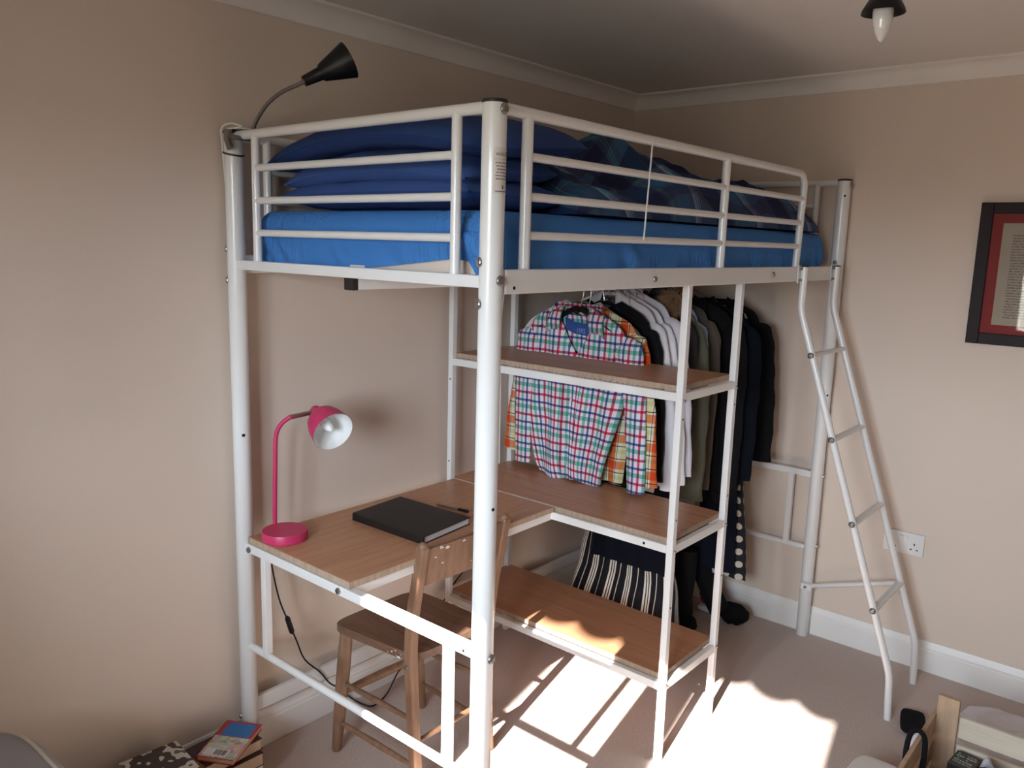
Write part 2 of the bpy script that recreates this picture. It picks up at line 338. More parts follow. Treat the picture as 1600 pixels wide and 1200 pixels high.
# window behind the camera: frame, mullion, panes, scalloped blind
wn = struct(empty('window_1', ((WX0+WX1)/2, RY, WZ0)))
fm = MB(); 
for x0, x1, z0, z1 in ((WX0-0.05, WX0, WZ0-0.05, WZ1+0.05), (WX1, WX1+0.05, WZ0-0.05, WZ1+0.05), (WX0, WX1, WZ0-0.05, WZ0), (WX0, WX1, WZ1, WZ1+0.05)):
    fm.box(((x0+x1)/2, RY+0.02, (z0+z1)/2), (x1-x0, 0.05, z1-z0))
fm.build('window_frame', 'trim_paint', wn, smooth=False)
MB().box((1.500, RY+0.02, (WZ0+WZ1)/2), (0.130, 0.05, WZ1-WZ0)).build('mullion', 'trim_paint', wn, smooth=False)
for x0, x1 in ((WX0, 1.435), (1.565, WX1)):
    MB().box(((x0+x1)/2, RY, (WZ0+WZ1)/2), (x1-x0, 0.004, WZ1-WZ0)).build('pane', 'clear_glass', wn, smooth=False)
ol = [(WX0-0.04, WZ1+0.1)]
for k in range(90):
    x = WX0-0.04 + (WX1-WX0+0.08)*k/89; ph = ((x-1.72)/0.18) % 1.0
    ol.append((x, 1.928 - 0.034*math.sin(PI*ph)**0.7))
ol.append((WX1+0.04, WZ1+0.1))
tag(MB().prism(ol, WY-0.001, WY+0.001).build('window_blind', 'white_cloth', smooth=False), 'white roller blind with scalloped hem in the window', 'blind')
# ------------------------------------------------------------------ loft bed
XA, XB, YN, YF, HP = 0.045, 1.0004, -2.085, -0.045, 1.885     # post centres and height
bed = tag(empty('loft_bed', (0.52, -1.065, 0)), 'white tubular metal loft bed with built-in desk, shelves and hooked ladder', 'loft bed')
def rod(name, pts, r, par=bed, n=14): return MB().tube(pts, r, n).build(name, 'white_metal', par)
def sq(name, a, b, w, h=None, par=bed): return MB().bar(a, b, w, h).build(name, 'white_metal', par, bevel=0.002, smooth=False)
def bolt(p, d, par, r=0.011, dark=False):
    m = MB().lathe([(0.0, 0.0065), (r*0.42, 0.0065), (r*0.42, 0.0045), (r*0.5, 0.0062), (r*0.85, 0.005), (r, 0.0025), (r, 0.0)], p, d, 16)
    return m.build('bolt', 'dull_steel' if dark else 'steel', par)
def hole(p, d, par, r=0.004): return MB().lathe([(0, 0.0008), (r, 0.0008), (r, 0)], p, d, 12).build('bolt_hole', 'hole', par)
posts = {}
for key, x, y in (('A', XA, YN), ('B', XB, YN), ('C', XB, YF), ('D', XA, YF)):
    p = MB().lathe([(0.0235, 0.0), (0.025, 0.002), (0.025, HP-0.006)], (x, y, 0), n=32, cap=True).build('post', 'white_metal', bed)
    MB().lathe([(0.0255, HP-0.006), (0.0262, HP-0.003), (0.0250, HP+0.001), (0.012, HP+0.003), (0.0, HP+0.0032)], (x, y, 0), n=32).build('post_cap', 'black_cap', p)
    posts[key] = p
def pbolt(key, ang, z, **k):
    x, y = {'A': (XA, YN), 'B': (XB, YN), 'C': (XB, YF)}[key]; a = math.radians(ang); d = Vector((math.cos(a), math.sin(a), 0))
    return (bolt if not k.pop('h', False) else hole)(Vector((x, y, z)) + d*0.0245, d, posts[key], **k)
for a, z in ((-118, 1.567), (-118, 1.482)): pbolt('B', a, z)
for a, z in ((0, 1.867), (0, 1.531), (5, 0.700)): pbolt('B', a, z, dark=True)
pbolt('B', -8, 1.046, h=True)
for a, z in ((-130, 1.569), (-130, 1.483), (-130, 0.149)): pbolt('A', a, z, r=0.0105)
pbolt('A', -20, 1.041, h=True, r=0.005); pbolt('A', -150, 1.03, h=True, r=0.005)
pbolt('C', 0, 1.865, dark=True); pbolt('C', -60, 1.822, h=True); pbolt('C', -90, 1.568, dark=True, r=0.008); pbolt('C', 0, 0.70, r=0.008); pbolt('C', 0, 0.40, r=0.008); pbolt('C', -45, 1.04, h=True)
VX = (0.152, 0.897)
for y in (YN, YF):
    rod('top_rail', [(XA+0.02, y, 1.873), (XB-0.02, y, 1.873)], 0.0125)
    for z in (1.785, 1.70, 1.615): rod('guard_bar', [(VX[0], y, z), (VX[1], y, z)], 0.0095)
    for x in VX: rod('guard_upright', [(x, y, 1.53), (x, y, 1.873)], 0.0115)
    sq('end_rail', (XA+0.02, y, 1.527), (XB-0.02, y, 1.527), 0.026)
    sq('desk_end_rail', (XA+0.02, y, 0.703), (XB-0.02, y, 0.703), 0.025, 0.026)
    rod('lower_end_rail', [(XA+0.02, y, 0.386), (XB-0.02, y, 0.386)], 0.0115)
    for x in VX: sq('lower_upright', (x, y, 0.386), (x, y, 0.70), 0.022)
bolt((0.086, YN-0.0125, 0.700), (0, -1, 0), bed, 0.009, True); bolt((0.505, YN-0.0125, 0.703), (0, -1, 0), bed, 0.009, True); hole((0.955, YN-0.0125, 0.700), (0, -1, 0), bed)
# guards along the sides
for x, y1, wall in ((XB, -0.452, False), (XA, -0.10, True)):
    if wall: rod('top_rail', [(x, YN+0.02, 1.873), (x, YF-0.02, 1.873)], 0.0125)
    else: rod('top_rail', [(x, YN+0.02, 1.873)] + [(x, y1-0.05+0.05*math.sin(a), 1.823+0.05*math.cos(a)) for a in [PI/2*k/8 for k in range(9)]] + [(x, y1-0.016, 1.55)], 0.0125)
    for yy in ((-1.980, -1.057) if not wall else (-1.98, -1.05, -0.15)): rod('guard_upright', [(x, yy, 1.55), (x, yy, 1.873)], 0.0125)
    for z in (1.787, 1.705, 1.624): rod('guard_bar', [(x, -1.98, z), (x, y1 if not wall else -0.15, z)], 0.0095)
rod('tie_strap', [(XB+0.0115, -1.499, 1.872), (XB+0.0115, -1.508, 1.75), (XB+0.0115, -1.517, 1.624)], 0.0022, n=6)
# side beams, centre beam, slats
for x, s in ((XB+0.013, 1), (XA-0.008, -1)):
    m = MB().box((x, (YN+YF)/2, 1.5277), (0.016, YF-YN-0.046, 0.051)); o = m.build('side_beam', 'white_metal', bed, bevel=0.003, smooth=False)
    if s == 1:
        for y, z in ((-1.468, 1.525), (-0.709, 1.529)): bolt((x+0.0078, y, z), (1, 0, 0), o, 0.008, True)
        hole((x+0.0078, -2.035, 1.515), (1, 0, 0), o)
MB().box((0.452, -1.03, 1.493), (0.032, 1.94, 0.030)).build('centre_beam', 'white_metal', bed, bevel=0.003, smooth=False)
MB().box((0.452, -2.008, 1.493), (0.034, 0.02, 0.032)).build('beam_end_cap', 'black_cap', bed, bevel=0.002, smooth=False)
for k in range(11): MB().box((0.525, -1.93+k*0.18, 1.519), (0.93, 0.045, 0.018)).build('bed_slat', 'white_metal', bed, smooth=False)
MB().box((0.040, (YN+YF)/2, 0.175), (0.016, YF-YN-0.056, 0.048)).build('lower_beam', 'white_metal', bed, bevel=0.002, smooth=False)
# desk and shelf unit
ZD, YS0, YS1 = 0.735, -1.225, -0.868
def board(name, x0, x1, y0, y1, z, mat, th=0.016):
    o = MB().box(((x0+x1)/2, (y0+y1)/2, z-th/2+0.0006), (x1-x0-0.003, y1-y0-0.003, th)).build(name, mat, bed, smooth=False)
    for nm, c, s in (('a', ((x0+x1)/2, y0+0.0007, z-th/2), (x1-x0, 0.0014, th)), ('b', ((x0+x1)/2, y1-0.0007, z-th/2), (x1-x0, 0.0014, th)), ('c', (x0+0.0007, (y0+y1)/2, z-th/2), (0.0014, y1-y0, th)), ('d', (x1-0.0007, (y0+y1)/2, z-th/2), (0.0014, y1-y0, th))):
        MB().box(c, s).build('edge_strip', 'edge_band', o, smooth=False)
    return o
board('desk_board', 0.073, 0.545, YN-0.006, YS0-0.0035, ZD, 'walnut_long', 0.017)
MB().box((0.305, YS0+0.0005, ZD-0.004), (0.475, 0.0045, 0.0088)).build('seam_strip', 'white_metal', bed, smooth=False)
sq('desk_bearer', (0.525, YN+0.013, 0.703), (0.525, YS0, 0.703), 0.024, 0.028); sq('desk_bearer', (0.085, YN+0.013, 0.703), (0.085, YS0, 0.703), 0.024, 0.028)
UX = (0.052, 0.989); UY = (YS0, YS1-0.012)
for x in UX:
    for y in UY:
        u = sq('shelf_upright', (x, y, 0), (x, y, 1.512), 0.022)
        for z in (1.11, 0.80, 0.52): hole((x, y-0.011, z), (0, -1, 0), u, 0.003) if x < 0.5 else hole((x+0.011, y, z), (1, 0, 0), u, 0.003)
        if x > 0.5:
            for z in (1.165, 0.70, 0.262): bolt((x+0.011, y, z), (1, 0, 0), u, 0.005, True)
for z in (1.205, ZD, 0.285):
    board('shelf_board', UX[0]+0.0, UX[1]-0.012, YS0+(0.012 if z != ZD else 0.0045), YS1, z, 'walnut')
    for y in UY: sq('shelf_bearer', (UX[0], y, z-0.030), (UX[1], y, z-0.030), 0.020, 0.026)
    for x in UX: sq('shelf_bearer', (x, UY[0], z-0.030), (x, UY[1], z-0.030), 0.020, 0.026)
hole((0.90, YS0-0.0102, ZD-0.030), (0, -1, 0), bed, 0.0045)
rod('clothes_rail', [(0.42, -0.98, 1.462), (0.42, YF, 1.462)], 0.010)
for y in (-0.96, -0.50, -0.08): rod('rail_bracket', [(0.42, y, 1.462), (0.42, y, 1.512)], 0.006)
# ladder
lad = empty('ladder', (1.30, -0.31, 0), bed); lad['label'] = 'white four-rung ladder hooked on side beam'
def stile_x(z): return 1.046 + (1.370-z)/(1.370-0.205)*(1.444-1.046)
for y in (-0.47, -0.145):
    rod('stile', [(1.036, y, 1.556), (1.035, y, 1.425), (1.036, y, 1.408), (1.040, y, 1.390), (1.046, y, 1.370), (1.444, y, 0.205), (1.451, y, 0.183), (1.456, y, 0.163), (1.459, y, 0.142), (1.467, y, 0.0)], 0.0125, lad)
    MB().lathe([(0.013, 1.553), (0.0135, 1.557), (0.0, 1.559)], (1.036, y, 0)).build('stile_cap', 'black_cap', lad)
    MB().box((1.022, y, 1.527), (0.004, 0.05, 0.062)).build('hook_plate', 'white_metal', lad, smooth=False)
    for dz in (-0.02, 0.02): bolt((1.030, y-0.016, 1.527+dz), (0, -1, 0), lad, 0.005, True)
for z in (1.245, 0.956, 0.670, 0.381):
    x = stile_x(z); r = MB().bar((x, -0.47, z), (x, -0.145, z), 0.024, 0.014).build('rung', 'white_metal', lad, bevel=0.004, smooth=False)
    bolt((x, -0.482, z), (0, -1, 0), r, 0.011, True); bolt((x, -0.133, z), (0, 1, 0), r, 0.008, True)
rod('brace', [(1.386, -0.145, 0.381), (1.20, -0.11, 0.306), (1.03, -0.075, 0.237)], 0.009, lad)
MB().box((1.014, -0.083, 0.232), (0.045, 0.022, 0.026)).build('brace_bracket', 'white_metal', lad, bevel=0.003, smooth=False); bolt((1.012, -0.094, 0.232), (0, -1, 0), lad, 0.006, True)
# maker's sticker wrapped on the near corner post
def wrap(m, rad, zc, a0=0.0): return [Vector((XB+rad*math.cos(a0+p[0]/0.025), YN+rad*math.sin(a0+p[0]/0.025), zc+p[1])) for p in m]
LZ = 1.748
st = MB().grid(lambda u, v: wrap([(-0.021+0.042*u, -0.045+0.09*v)], 0.0254, LZ)[0], 16, 2).build('sticker', 'label_paper', posts['B'])
vs, fs = text_mesh('vidaXL', 0.0125); MB().add(wrap([(p.x+0.001, p.y+0.0325) for p in vs], 0.02562, LZ), fs).build('sticker_print', 'ink', posts['B'], smooth=False)
lines = MB()
for k, (a, b) in enumerate(((0.3, 0.95), (0.32, 0.9), (0.36, 0.86), (0.36, 0.9), (0.22, 0.94), (0.2, 0.92))):
    x0 = -0.019+0.038*(1-b); x1 = -0.019+0.038*b; z = 0.014-0.0062*k
    xx = x0
    while xx < x1:
        wd = random.uniform(0.002, 0.005); pts = [(xx, z), (xx+wd, z), (xx+wd, z+0.0024), (xx, z+0.0024)]; lines.add(wrap(pts, 0.02560, LZ), [(0, 1, 2, 3)]); xx += wd+0.0012
for pts in ([(-0.021, 0.022), (0.021, 0.022), (0.021, 0.0224), (-0.021, 0.0224)], [(-0.017, -0.041), (0.017, -0.041), (0.017, -0.039), (-0.017, -0.039)], [(-0.002, -0.035), (0.002, -0.035), (0.002, -0.028), (-0.002, -0.028)]):
    n = 10; e = MB().grid(lambda u, v: wrap([(pts[0][0]+(pts[1][0]-pts[0][0])*u, pts[0][1]+(pts[2][1]-pts[0][1])*v)], 0.0256, LZ)[0], n, 1); lines.add(e.v, e.f)
lines.build('sticker_text_lines', 'ink_grey', posts['B'], smooth=False)

# ------------------------------------------------------------------ mattress, sheet, pillows, duvet
def rbox(fn_off, x0, x1, y0, y1, z0, z1, r=0.03): pass
mt = tag(empty('mattress', (0.52, -1.07, 1.529)), 'single mattress in a mid-blue fitted sheet on the loft bed', 'mattress')
MX0, MX1, MY0, MY1, MZ0, MZ1 = 0.075, 0.970, -2.055, -0.09, 1.530, 1.664
def superq(u, x0, x1, y0, y1, r):                          # rounded rectangle perimeter, u in 0..1
    L = [(x1-x0-2*r), PI*r/2, (y1-y0-2*r), PI*r/2]*2; tot = sum(L[:4])*2/1.0; d = (u % 1.0)*sum(L[:8]); cx = [(x0+r, y0), (x1-r, y0+r), (x1, y0+r), (x1-r, y1-r), (x1-r, y1), (x0+r, y1-r), (x0, y1-r), (x0+r, y0+r)]
    k = 0
    L8 = [x1-x0-2*r, PI*r/2, y1-y0-2*r, PI*r/2]*2
    while k < 7 and d > L8[k]: d -= L8[k]; k += 1
    if k == 0: return (x0+r+d, y0)
    if k == 2: return (x1, y0+r+d)
    if k == 4: return (x1-r-d, y1)
    if k == 6: return (x0, y1-r-d)
    c = cx[k]; a0 = {1: -PI/2, 3: 0, 5: PI/2, 7: PI}[k]; a = a0+d/r; return (c[0]+r*math.cos(a), c[1]+r*math.sin(a))
def core(u, v):
    x, y = superq(u, MX0+0.016, MX1-0.016, MY0+0.014, MY1-0.016, 0.05)
    return (x, y, MZ0+(MZ1-0.012-MZ0)*v)
c = MB().grid(core, 160, 4, loop=True); c.f.append(tuple(range(160))); c.f.append(tuple(range(4*160, 5*160)))
c.build('mattress_core', 'mattress_cream', mt)
def sheet(u, v):
    """v 0..0.45 the sides from hem to top edge, then the top converging inwards"""
    x, y = superq(u, MX0, MX1, MY0, MY1, 0.06)
    cx, cy = (MX0+MX1)/2, (MY0+MY1)/2
    hem = MZ0+0.004
    if y < -2.0 and 0.10 < x < 0.95: hem += 0.034*max(0, min(1, (x-0.48)/0.36))**1.3*max(0, min(1, (0.925-x)/0.03))
    rr = 0.035
    if v < 0.5:
        t = v/0.5; z = hem+(MZ1-rr-hem)*t; off = 0.0; ins = 0.0
        fold = 0.004+0.003*fbm(x*9+t*1.5, y*9, z*12)+0.010*math.sin(58*(x+y)+60*z+6*fbm(x*4, y*4))*max(0, fbm(x*5+5, y*5, 2)+0.25)*(1-0.4*t)
        tuck = 0.006*(1-t)**2
    elif v < 0.72:
        a = (v-0.5)/0.22*PI/2; z = MZ1-rr+rr*math.sin(a); ins = rr*(1-math.cos(a)); fold = 0.004*fbm(x*9, y*9, z*12); tuck = 0
    else:
        t = (v-0.72)/0.28; ins = None; fold = 0.004*fbm(x*7*(1-t), y*7, 3.0); z = MZ1; tuck = 0
    n = Vector((x-min(max(x, MX0+0.06), MX1-0.06), y-min(max(y, MY0+0.06), MY1-0.06), 0))
    n = n.normalized() if n.length > 1e-6 else Vector((0, 0, 1))
    if ins is not None:
        return Vector((x, y, z)) + n*(fold-ins-tuck) + Vector((0, 0, 0.012 if v >= 0.5 else 0))*((v-0.5)/0.22 if 0.5 <= v < 0.72 else 0)
    k = 1-t; p = Vector((x, y, 0)) - n*rr
    return Vector((cx+(p.x-cx)*k, cy+(p.y-cy)*max(k, 0.0) if t < 1 else cy, z+0.012+fold))
c = MB().grid(sheet, 420, 34, loop=True); c.build('fitted_sheet', 'sheet_blue', mt, angle=80)
tg = on((558, 418), 'y', MY0-0.004); MB().box((tg.x, MY0-0.003, 1.539), (0.055, 0.001, 0.010)).build('care_tag', 'label_paper', mt, smooth=False)

def pillow(name, label, mat, c, sx, sy, sz, bend=0.0, tilt=(0, 0, 0), seed=0, droop=0.0, group=None):
    R = Matrix.Rotation(tilt[2], 3, 'Z') @ Matrix.Rotation(tilt[1], 3, 'Y') @ Matrix.Rotation(tilt[0], 3, 'X')
    root = tag(empty(name, (c[0], c[1], c[2]-sz/2)), label, 'pillow', group)
    def f(side):
        def g(u, v):
            a, b = 2*u-1, 2*v-1
            e = (max(0, 1-abs(a)**4.5))**0.45*(max(0, 1-abs(b)**4.0))**0.45
            wr = 0.12*fbm(a*3+seed, b*3, side*2+seed)*e + 0.05*fbm(a*9+seed, b*9, seed)*e
            x = a*sx/2*(1-0.05*abs(b)**3); y = b*sy/2*(1-0.06*abs(a)**3); z = side*sz/2*(e+wr) - bend*a*a - droop*max(0, -b)**2
            return R @ Vector((x, y, z)) + Vector(c)
        return g
    m = MB()
    m.grid(f(1), 40, 30); m.grid(f(-1), 40, 30); m.build('pillow_body', mat, root, angle=80)
    ring = [f(1)(t, 0) for t in [k/24 for k in range(25)]]; 
    MB().tube([p for p in ring], 0.003, 6).build('seam', mat, root)
    return root
pillow('pillow', 'mid-blue pillow lying flat on the sheet at the bottom of the stack', 'pillow_blue', (0.515, -1.835, 1.722), 0.74, 0.38, 0.080, 0.006, seed=3)
pillow('pillow', 'mid-blue pillow squashed between the flat pillow and the navy one', 'pillow_blue', (0.505, -1.835, 1.800), 0.70, 0.37, 0.085, 0.028, (0.04, 0, 0.02), seed=9, droop=0.02)
pillow('pillow', 'dark navy pillow draped over the top of the pillow stack', 'navy_pillow', (0.475, -1.815, 1.880), 0.90, 0.40, 0.085, 0.060, (0.10, -0.01, 0.0), seed=14, droop=0.0)
# duvet
dv = tag(empty('duvet', (0.5, -0.85, 1.68)), 'rumpled blue and green tartan duvet heaped on the loft bed', 'duvet')
def lerp(tab, x):
    if x <= tab[0][0]: return tab[0][1]
    for (a, p), (b, q) in zip(tab, tab[1:]):
        if x <= b: t = (x-a)/(b-a); t = t*t*(3-2*t); return p+(q-p)*t
    return tab[-1][1]
RID = [(-1.70, 0.07), (-1.60, 0.15), (-1.40, 0.165), (-1.13, 0.245), (-0.88, 0.235), (-0.60, 0.175), (-0.35, 0.135), (-0.10, 0.110), (-0.05, 0.10)]
def dtop(u, v):
    y = -1.68+1.612*v; x = 0.055+0.915*u; edge = 0.955+0.02*fbm(y*4, 2.0)-0.03*math.exp(-((y+1.0)/0.3)**2)
    edge -= 0.035*max(0, (v-0.92)/0.08)**2; x = 0.055+(edge-0.055)*u
    h = lerp(RID, y); peak = 0.62-0.10*math.exp(-((y+1.6)/0.4)**2)+0.22*max(0, min(1, (y+0.7)/0.5)); d = (x-peak)
    s = math.exp(-(d/0.30)**2) if d < 0 else math.exp(-(d/0.26)**2)
    s = 0.38+0.62*s
    e = (max(0, 1-abs(2*u-1)**7))**0.5*(max(0, 1-abs(2*v-1)**22))**0.5
    fold = 0.030*fbm(x*4+1, y*4, 1.5)+0.020*math.sin(14*x+6*y+5*fbm(x*2, y*2))+0.012*fbm(x*14, y*14)
    over = 0.05*max(0, min(1, (y+0.5)/0.3))*max(0, (u-0.8)/0.2)**2
    return Vector((x, y, 1.682+(h*s+fold)*e))
def dbot(u, v):
    p = dtop(u, v); return Vector((p.x, p.y, min(p.z, 1.6815)))
m = MB(); uvf = lambda u, v, p: (v*1.62+0.12, u*1.35+0.25*p.z)
m.grid(dtop, 110, 150, uv=uvf); m.grid(dbot, 110, 150, uv=uvf); m.build('duvet_cover', 'tartan', dv, angle=85)

# ------------------------------------------------------------------ lamps
cl = tag(empty('clip_lamp', (0.075, -2.085, 1.86)), 'black clip-on spotlight with bendy neck on the bed post', 'lamp')
Y = -2.075
neck = smooth([on(q, 'y', Y) for q in ((394, 206), (400, 190), (410, 173), (420, 160), (440, 144), (466, 132), (477, 126))], 5)
m = MB(); 
for k in range(len(neck)-1): m.tube([neck[k], neck[k+1]], 0.0048 if k % 2 else 0.0054, 10)
m.build('gooseneck', 'dull_steel', cl)
a = neck[-1]-(neck[-1]-neck[-2]).normalized()*0.006; b = onp((545, 94), a, FWD*1.0 - RT*0.28); d = (b-a).normalized()
L = (b-a).length
MB().lathe([(0.0, 0.0), (0.013, 0.0), (0.0165, L*0.36), (0.0185, L*0.38), (0.0215, L*0.40), (0.044, L*0.97), (0.0455, L), (0.0435, L), (0.020, L*0.45), (0.0, L*0.42)], a, d, 32).build('lamp_shade', 'black_plastic', cl)
MB().box((0.085, -2.088, 1.866), (0.034, 0.052, 0.012), Matrix.Rotation(0.15, 3, 'Y')).build('clamp_jaw', 'dull_steel', cl, bevel=0.002, smooth=False)
MB().prism([(0.062, 1.888), (0.086, 1.884), (0.078, 1.862), (0.092, 1.838), (0.074, 1.832), (0.058, 1.860)], -2.121, -2.112).build('clamp_plate', 'dull_steel', cl, smooth=False)
MB().prism([(0.040, 1.8935), (0.100, 1.893), (0.102, 1.8885), (0.04, 1.889)], -2.10, -2.065).build('clamp_bracket', 'shade_white', cl, bevel=0.001, smooth=False)
MB().tube(smooth([(0.098, -2.09, 1.895), (0.06, -2.10, 1.904), (0.022, -2.105, 1.893), (0.015, -2.10, 1.85), (0.013, -2.09, 1.70)], 6), 0.0025, 8).build('lamp_cord', 'shade_white', cl)
ring = [(XA+0.0268*math.cos(2*PI*k/24), YN+0.0268*math.sin(2*PI*k/24), 1.826-0.006*math.cos(2*PI*k/24)) for k in range(25)]
zt = tag(MB().tube(ring, 0.0026, 8).build('cable_tie', 'zip_tie'), 'black cable tie around the bed post below the clip lamp', 'cable tie')
# pink desk lamp
PB = Vector((0.160, -2.024, ZD)); VN = Vector((FWD.x, FWD.y, 0)).normalized()
dl = tag(empty('desk_lamp', PB), 'pink metal desk lamp with tilted bell shade standing on the desk', 'lamp')
MB().lathe([(0, 0), (0.064, 0), (0.066, 0.003), (0.066, 0.024), (0.064, 0.028), (0.0, 0.0285)], PB, n=48).build('lamp_base', 'pink', dl, angle=30)
P0 = on((429.5, 817), 'z', ZD+0.0285)
sp_ = [P0] + [onp(q, P0, VN) for q in ((429.5, 780), (430, 720), (430.5, 690), (433, 674), (441, 661), (455, 650.5))]
MB().tube(smooth(sp_, 6), 0.0068, 14).build('lamp_stem', 'pink', dl)
ax = (RT*0.77*0.77 - UP*0.77*0.64 - FWD*0.64).normalized()
oc = onp((520, 674), P0, VN); neckp = oc - ax*0.127
SH = [(0.0, 0.0), (0.013, 0.001), (0.0175, 0.006), (0.0185, 0.022), (0.020, 0.030), (0.036, 0.038), (0.048, 0.052), (0.0565, 0.075), (0.0610, 0.100), (0.0625, 0.115)]
SH = [(r, h*1.13) for r, h in SH]
MB().lathe(SH, neckp, ax, 40).build('lamp_shade', 'pink', dl, angle=50)
h0 = onp((453, 652), P0, VN); h1 = neckp + ax*0.014
MB().tube([h0, h1], 0.0074, 14).build('lamp_hinge', 'steel', dl, smooth=True)
MB().lathe([(0.0620, 0.1296), (0.0600, 0.113), (0.0555, 0.085), (0.047, 0.060), (0.035, 0.0447), (0.0, 0.041)], neckp, ax, 40).build('shade_lining', 'shade_white', dl, angle=50)
MB().lathe([(0.010, 0.041), (0.012, 0.058), (0.0165, 0.076), (0.017, 0.090), (0.012, 0.110), (0.005, 0.121), (0.0, 0.123)], neckp, ax, 24).build('bulb', 'bulb', dl)
X = 0.055
cord = [(0.118, -2.05, ZD-0.004), on((425, 885), 'x', X), on((436, 935), 'x', X), on((449, 968), 'x', X), on((463, 1000), 'x', X), on((476, 1030), 'x', X), on((500, 1050), 'x', X), on((515, 1067), 'x', X), on((533, 1077), 'x', X), on((548, 1090), 'z', 0.02), on((568, 1101), 'z', 0.005), on((585, 1102), 'z', 0.005), on((605, 1083), 'z', 0.02), on((622, 1050), 'x', 0.03), on((640, 1030), 'x', 0.03), on((690, 945), 'x', 0.03), on((707, 915), 'x', 0.03), on((726, 890), 'x', 0.03)]
MB().tube(smooth(cord, 5), 0.0027, 8).build('lamp_cord', 'black_plastic', dl)
a, b = on((448, 963), 'x', X), on((457, 990), 'x', X); MB().tube([a, a.lerp(b, 0.12), a.lerp(b, 0.88), b], [0.004, 0.0085, 0.0085, 0.004], 10).build('cord_switch', 'black_plastic', dl)
# ceiling light
PL = Vector((1.628, -1.775, 2.285))
pl = tag(empty('ceiling_light', (PL.x, PL.y, 2.0)), 'black spiral ceiling light with a bare candle bulb', 'ceiling light')
MB().lathe([(0.0, 0), (0.05, 0), (0.048, -0.02), (0.012, -0.03), (0.0, -0.03)], PL, n=32).build('ceiling_rose', 'black_plastic', pl)
MB().tube([PL-Vector((0, 0, 0.02)), PL-Vector((0, 0, 0.245))], 0.0052, 10).build('rod', 'black_plastic', pl)
MB().tube([PL+Vector((0.022*math.cos(t*2*PI)*(0.7+0.5*t/7), 0.022*math.sin(t*2*PI)*(0.7+0.5*t/7), -0.11-0.0175*t)) for t in [k/16 for k in range(16*7)]], 0.0026, 8).build('spiral', 'black_plastic', pl)
for k in range(6):
    z = PL.z-0.125-0.0185*k; a = k*1.1; MB().tube([(PL.x-0.02*math.cos(a), PL.y-0.02*math.sin(a), z), (PL.x+0.02*math.cos(a), PL.y+0.02*math.sin(a), z)], 0.0018, 6).build('spoke', 'black_plastic', pl)
MB().lathe([(0.0, -0.236), (0.016, -0.236), (0.026, -0.242), (0.035, -0.258), (0.0365, -0.264), (0.034, -0.262), (0.024, -0.248), (0.0, -0.244)], PL, n=32).build('bulb_cup', 'black_plastic', pl)
MB().lathe([(0.0155, -0.246), (0.0175, -0.262), (0.0165, -0.278), (0.011, -0.297), (0.004, -0.309), (0.0, -0.312)], PL, n=24).build('bulb', 'bulb', pl)

# ------------------------------------------------------------------ things on the desk
nb = tag(empty('notebook', (0.318, -1.67, ZD)), 'large black hardback notebook lying closed on the desk', 'notebook')
c0, c1, c2, c3 = (Vector(p) for p in ((0.172, -1.782, 0), (0.485, -1.775, 0), (0.462, -1.553, 0), (0.152, -1.567, 0)))
def slab(pts, z0, z1, ins=0.0):
    cc = sum(pts, Vector())/4; q = [p+(cc-p).normalized()*ins for p in pts]
    return MB().add([(p.x, p.y, z0) for p in q]+[(p.x, p.y, z1) for p in q], [(3, 2, 1, 0), (4, 5, 6, 7), (0, 1, 5, 4), (1, 2, 6, 5), (2, 3, 7, 6), (3, 0, 4, 7)])
slab([c0, c1, c2, c3], ZD, ZD+0.0025).build('back_cover', 'black_cover', nb, bevel=0.001, smooth=False)
slab([c0, c1, c2, c3], ZD+0.0025, ZD+0.0215, 0.006).build('pages', 'paper', nb, smooth=False)
slab([c0, c1, c2, c3], ZD+0.0215, ZD+0.0245).build('front_cover', 'black_cover', nb, bevel=0.001, smooth=False)
slab([c0+Vector((0, -0.004, 0)), c1+Vector((0, -0.004, 0)), c1+Vector((0, 0.004, 0)), c0+Vector((0, 0.004, 0))], ZD, ZD+0.0245).build('spine', 'black_cover', nb, bevel=0.002, smooth=False)
pa, pb = on((681, 787), 'z', ZD+0.005), on((732, 799.5), 'z', ZD+0.005); d = pb-pa
pn = tag(empty('pen', (pa+pb)/2-Vector((0, 0, 0.005))), 'clear ballpoint pen with black cap lying beside the notebook', 'pen')
MB().tube([pa, pa+d*0.04, pa+d*0.72], [0.001, 0.0035, 0.0037], 10).build('barrel', 'dull_steel', pn)
MB().tube([pa+d*0.70, pa+d*0.97, pb], [0.0047, 0.0047, 0.003], 10).build('cap', 'black_plastic', pn)

# ------------------------------------------------------------------ wooden chair
ch = tag(empty('wooden_chair', (0.38, -1.70, 0)), 'worn brown wooden chair with curved back posts pushed under the desk', 'chair')
ZS = 0.425
def seat(top):
    def g(u, v):
        a, b = 2*u-1, 2*v-1; r = (abs(a)**7+abs(b)**7)**(1/7) or 1; m_ = max(abs(a), abs(b)); k = m_/r if r > 0 else 1
        x = 0.347+0.178*a*k; wy = 0.168+0.008*(-a); y = -1.690+wy*b*k+0.010*a
        dish = 0.012*math.exp(-((a-0.25)/0.6)**2)*(1-abs(b)**3)+0.006*max(0, -a)**4
        return Vector((x, y, (ZS-dish) if top else ZS-0.030+0.004*max(abs(a), abs(b))**6))
    return g
m = MB(); m.grid(seat(True), 24, 24); m.grid(seat(False), 24, 24)
e = [(i/24, 0) for i in range(24)]+[(1, i/24) for i in range(24)]+[(1-i/24, 1) for i in range(24)]+[(0, 1-i/24) for i in range(24)]
m.add([seat(t_)(*q) for t_ in (True, False) for q in e], [(k, (k+1) % 96, (k+1) % 96+96, k+96) for k in range(96)]); m.build('seat', 'seat_wood', ch, angle=50)
legs = {}
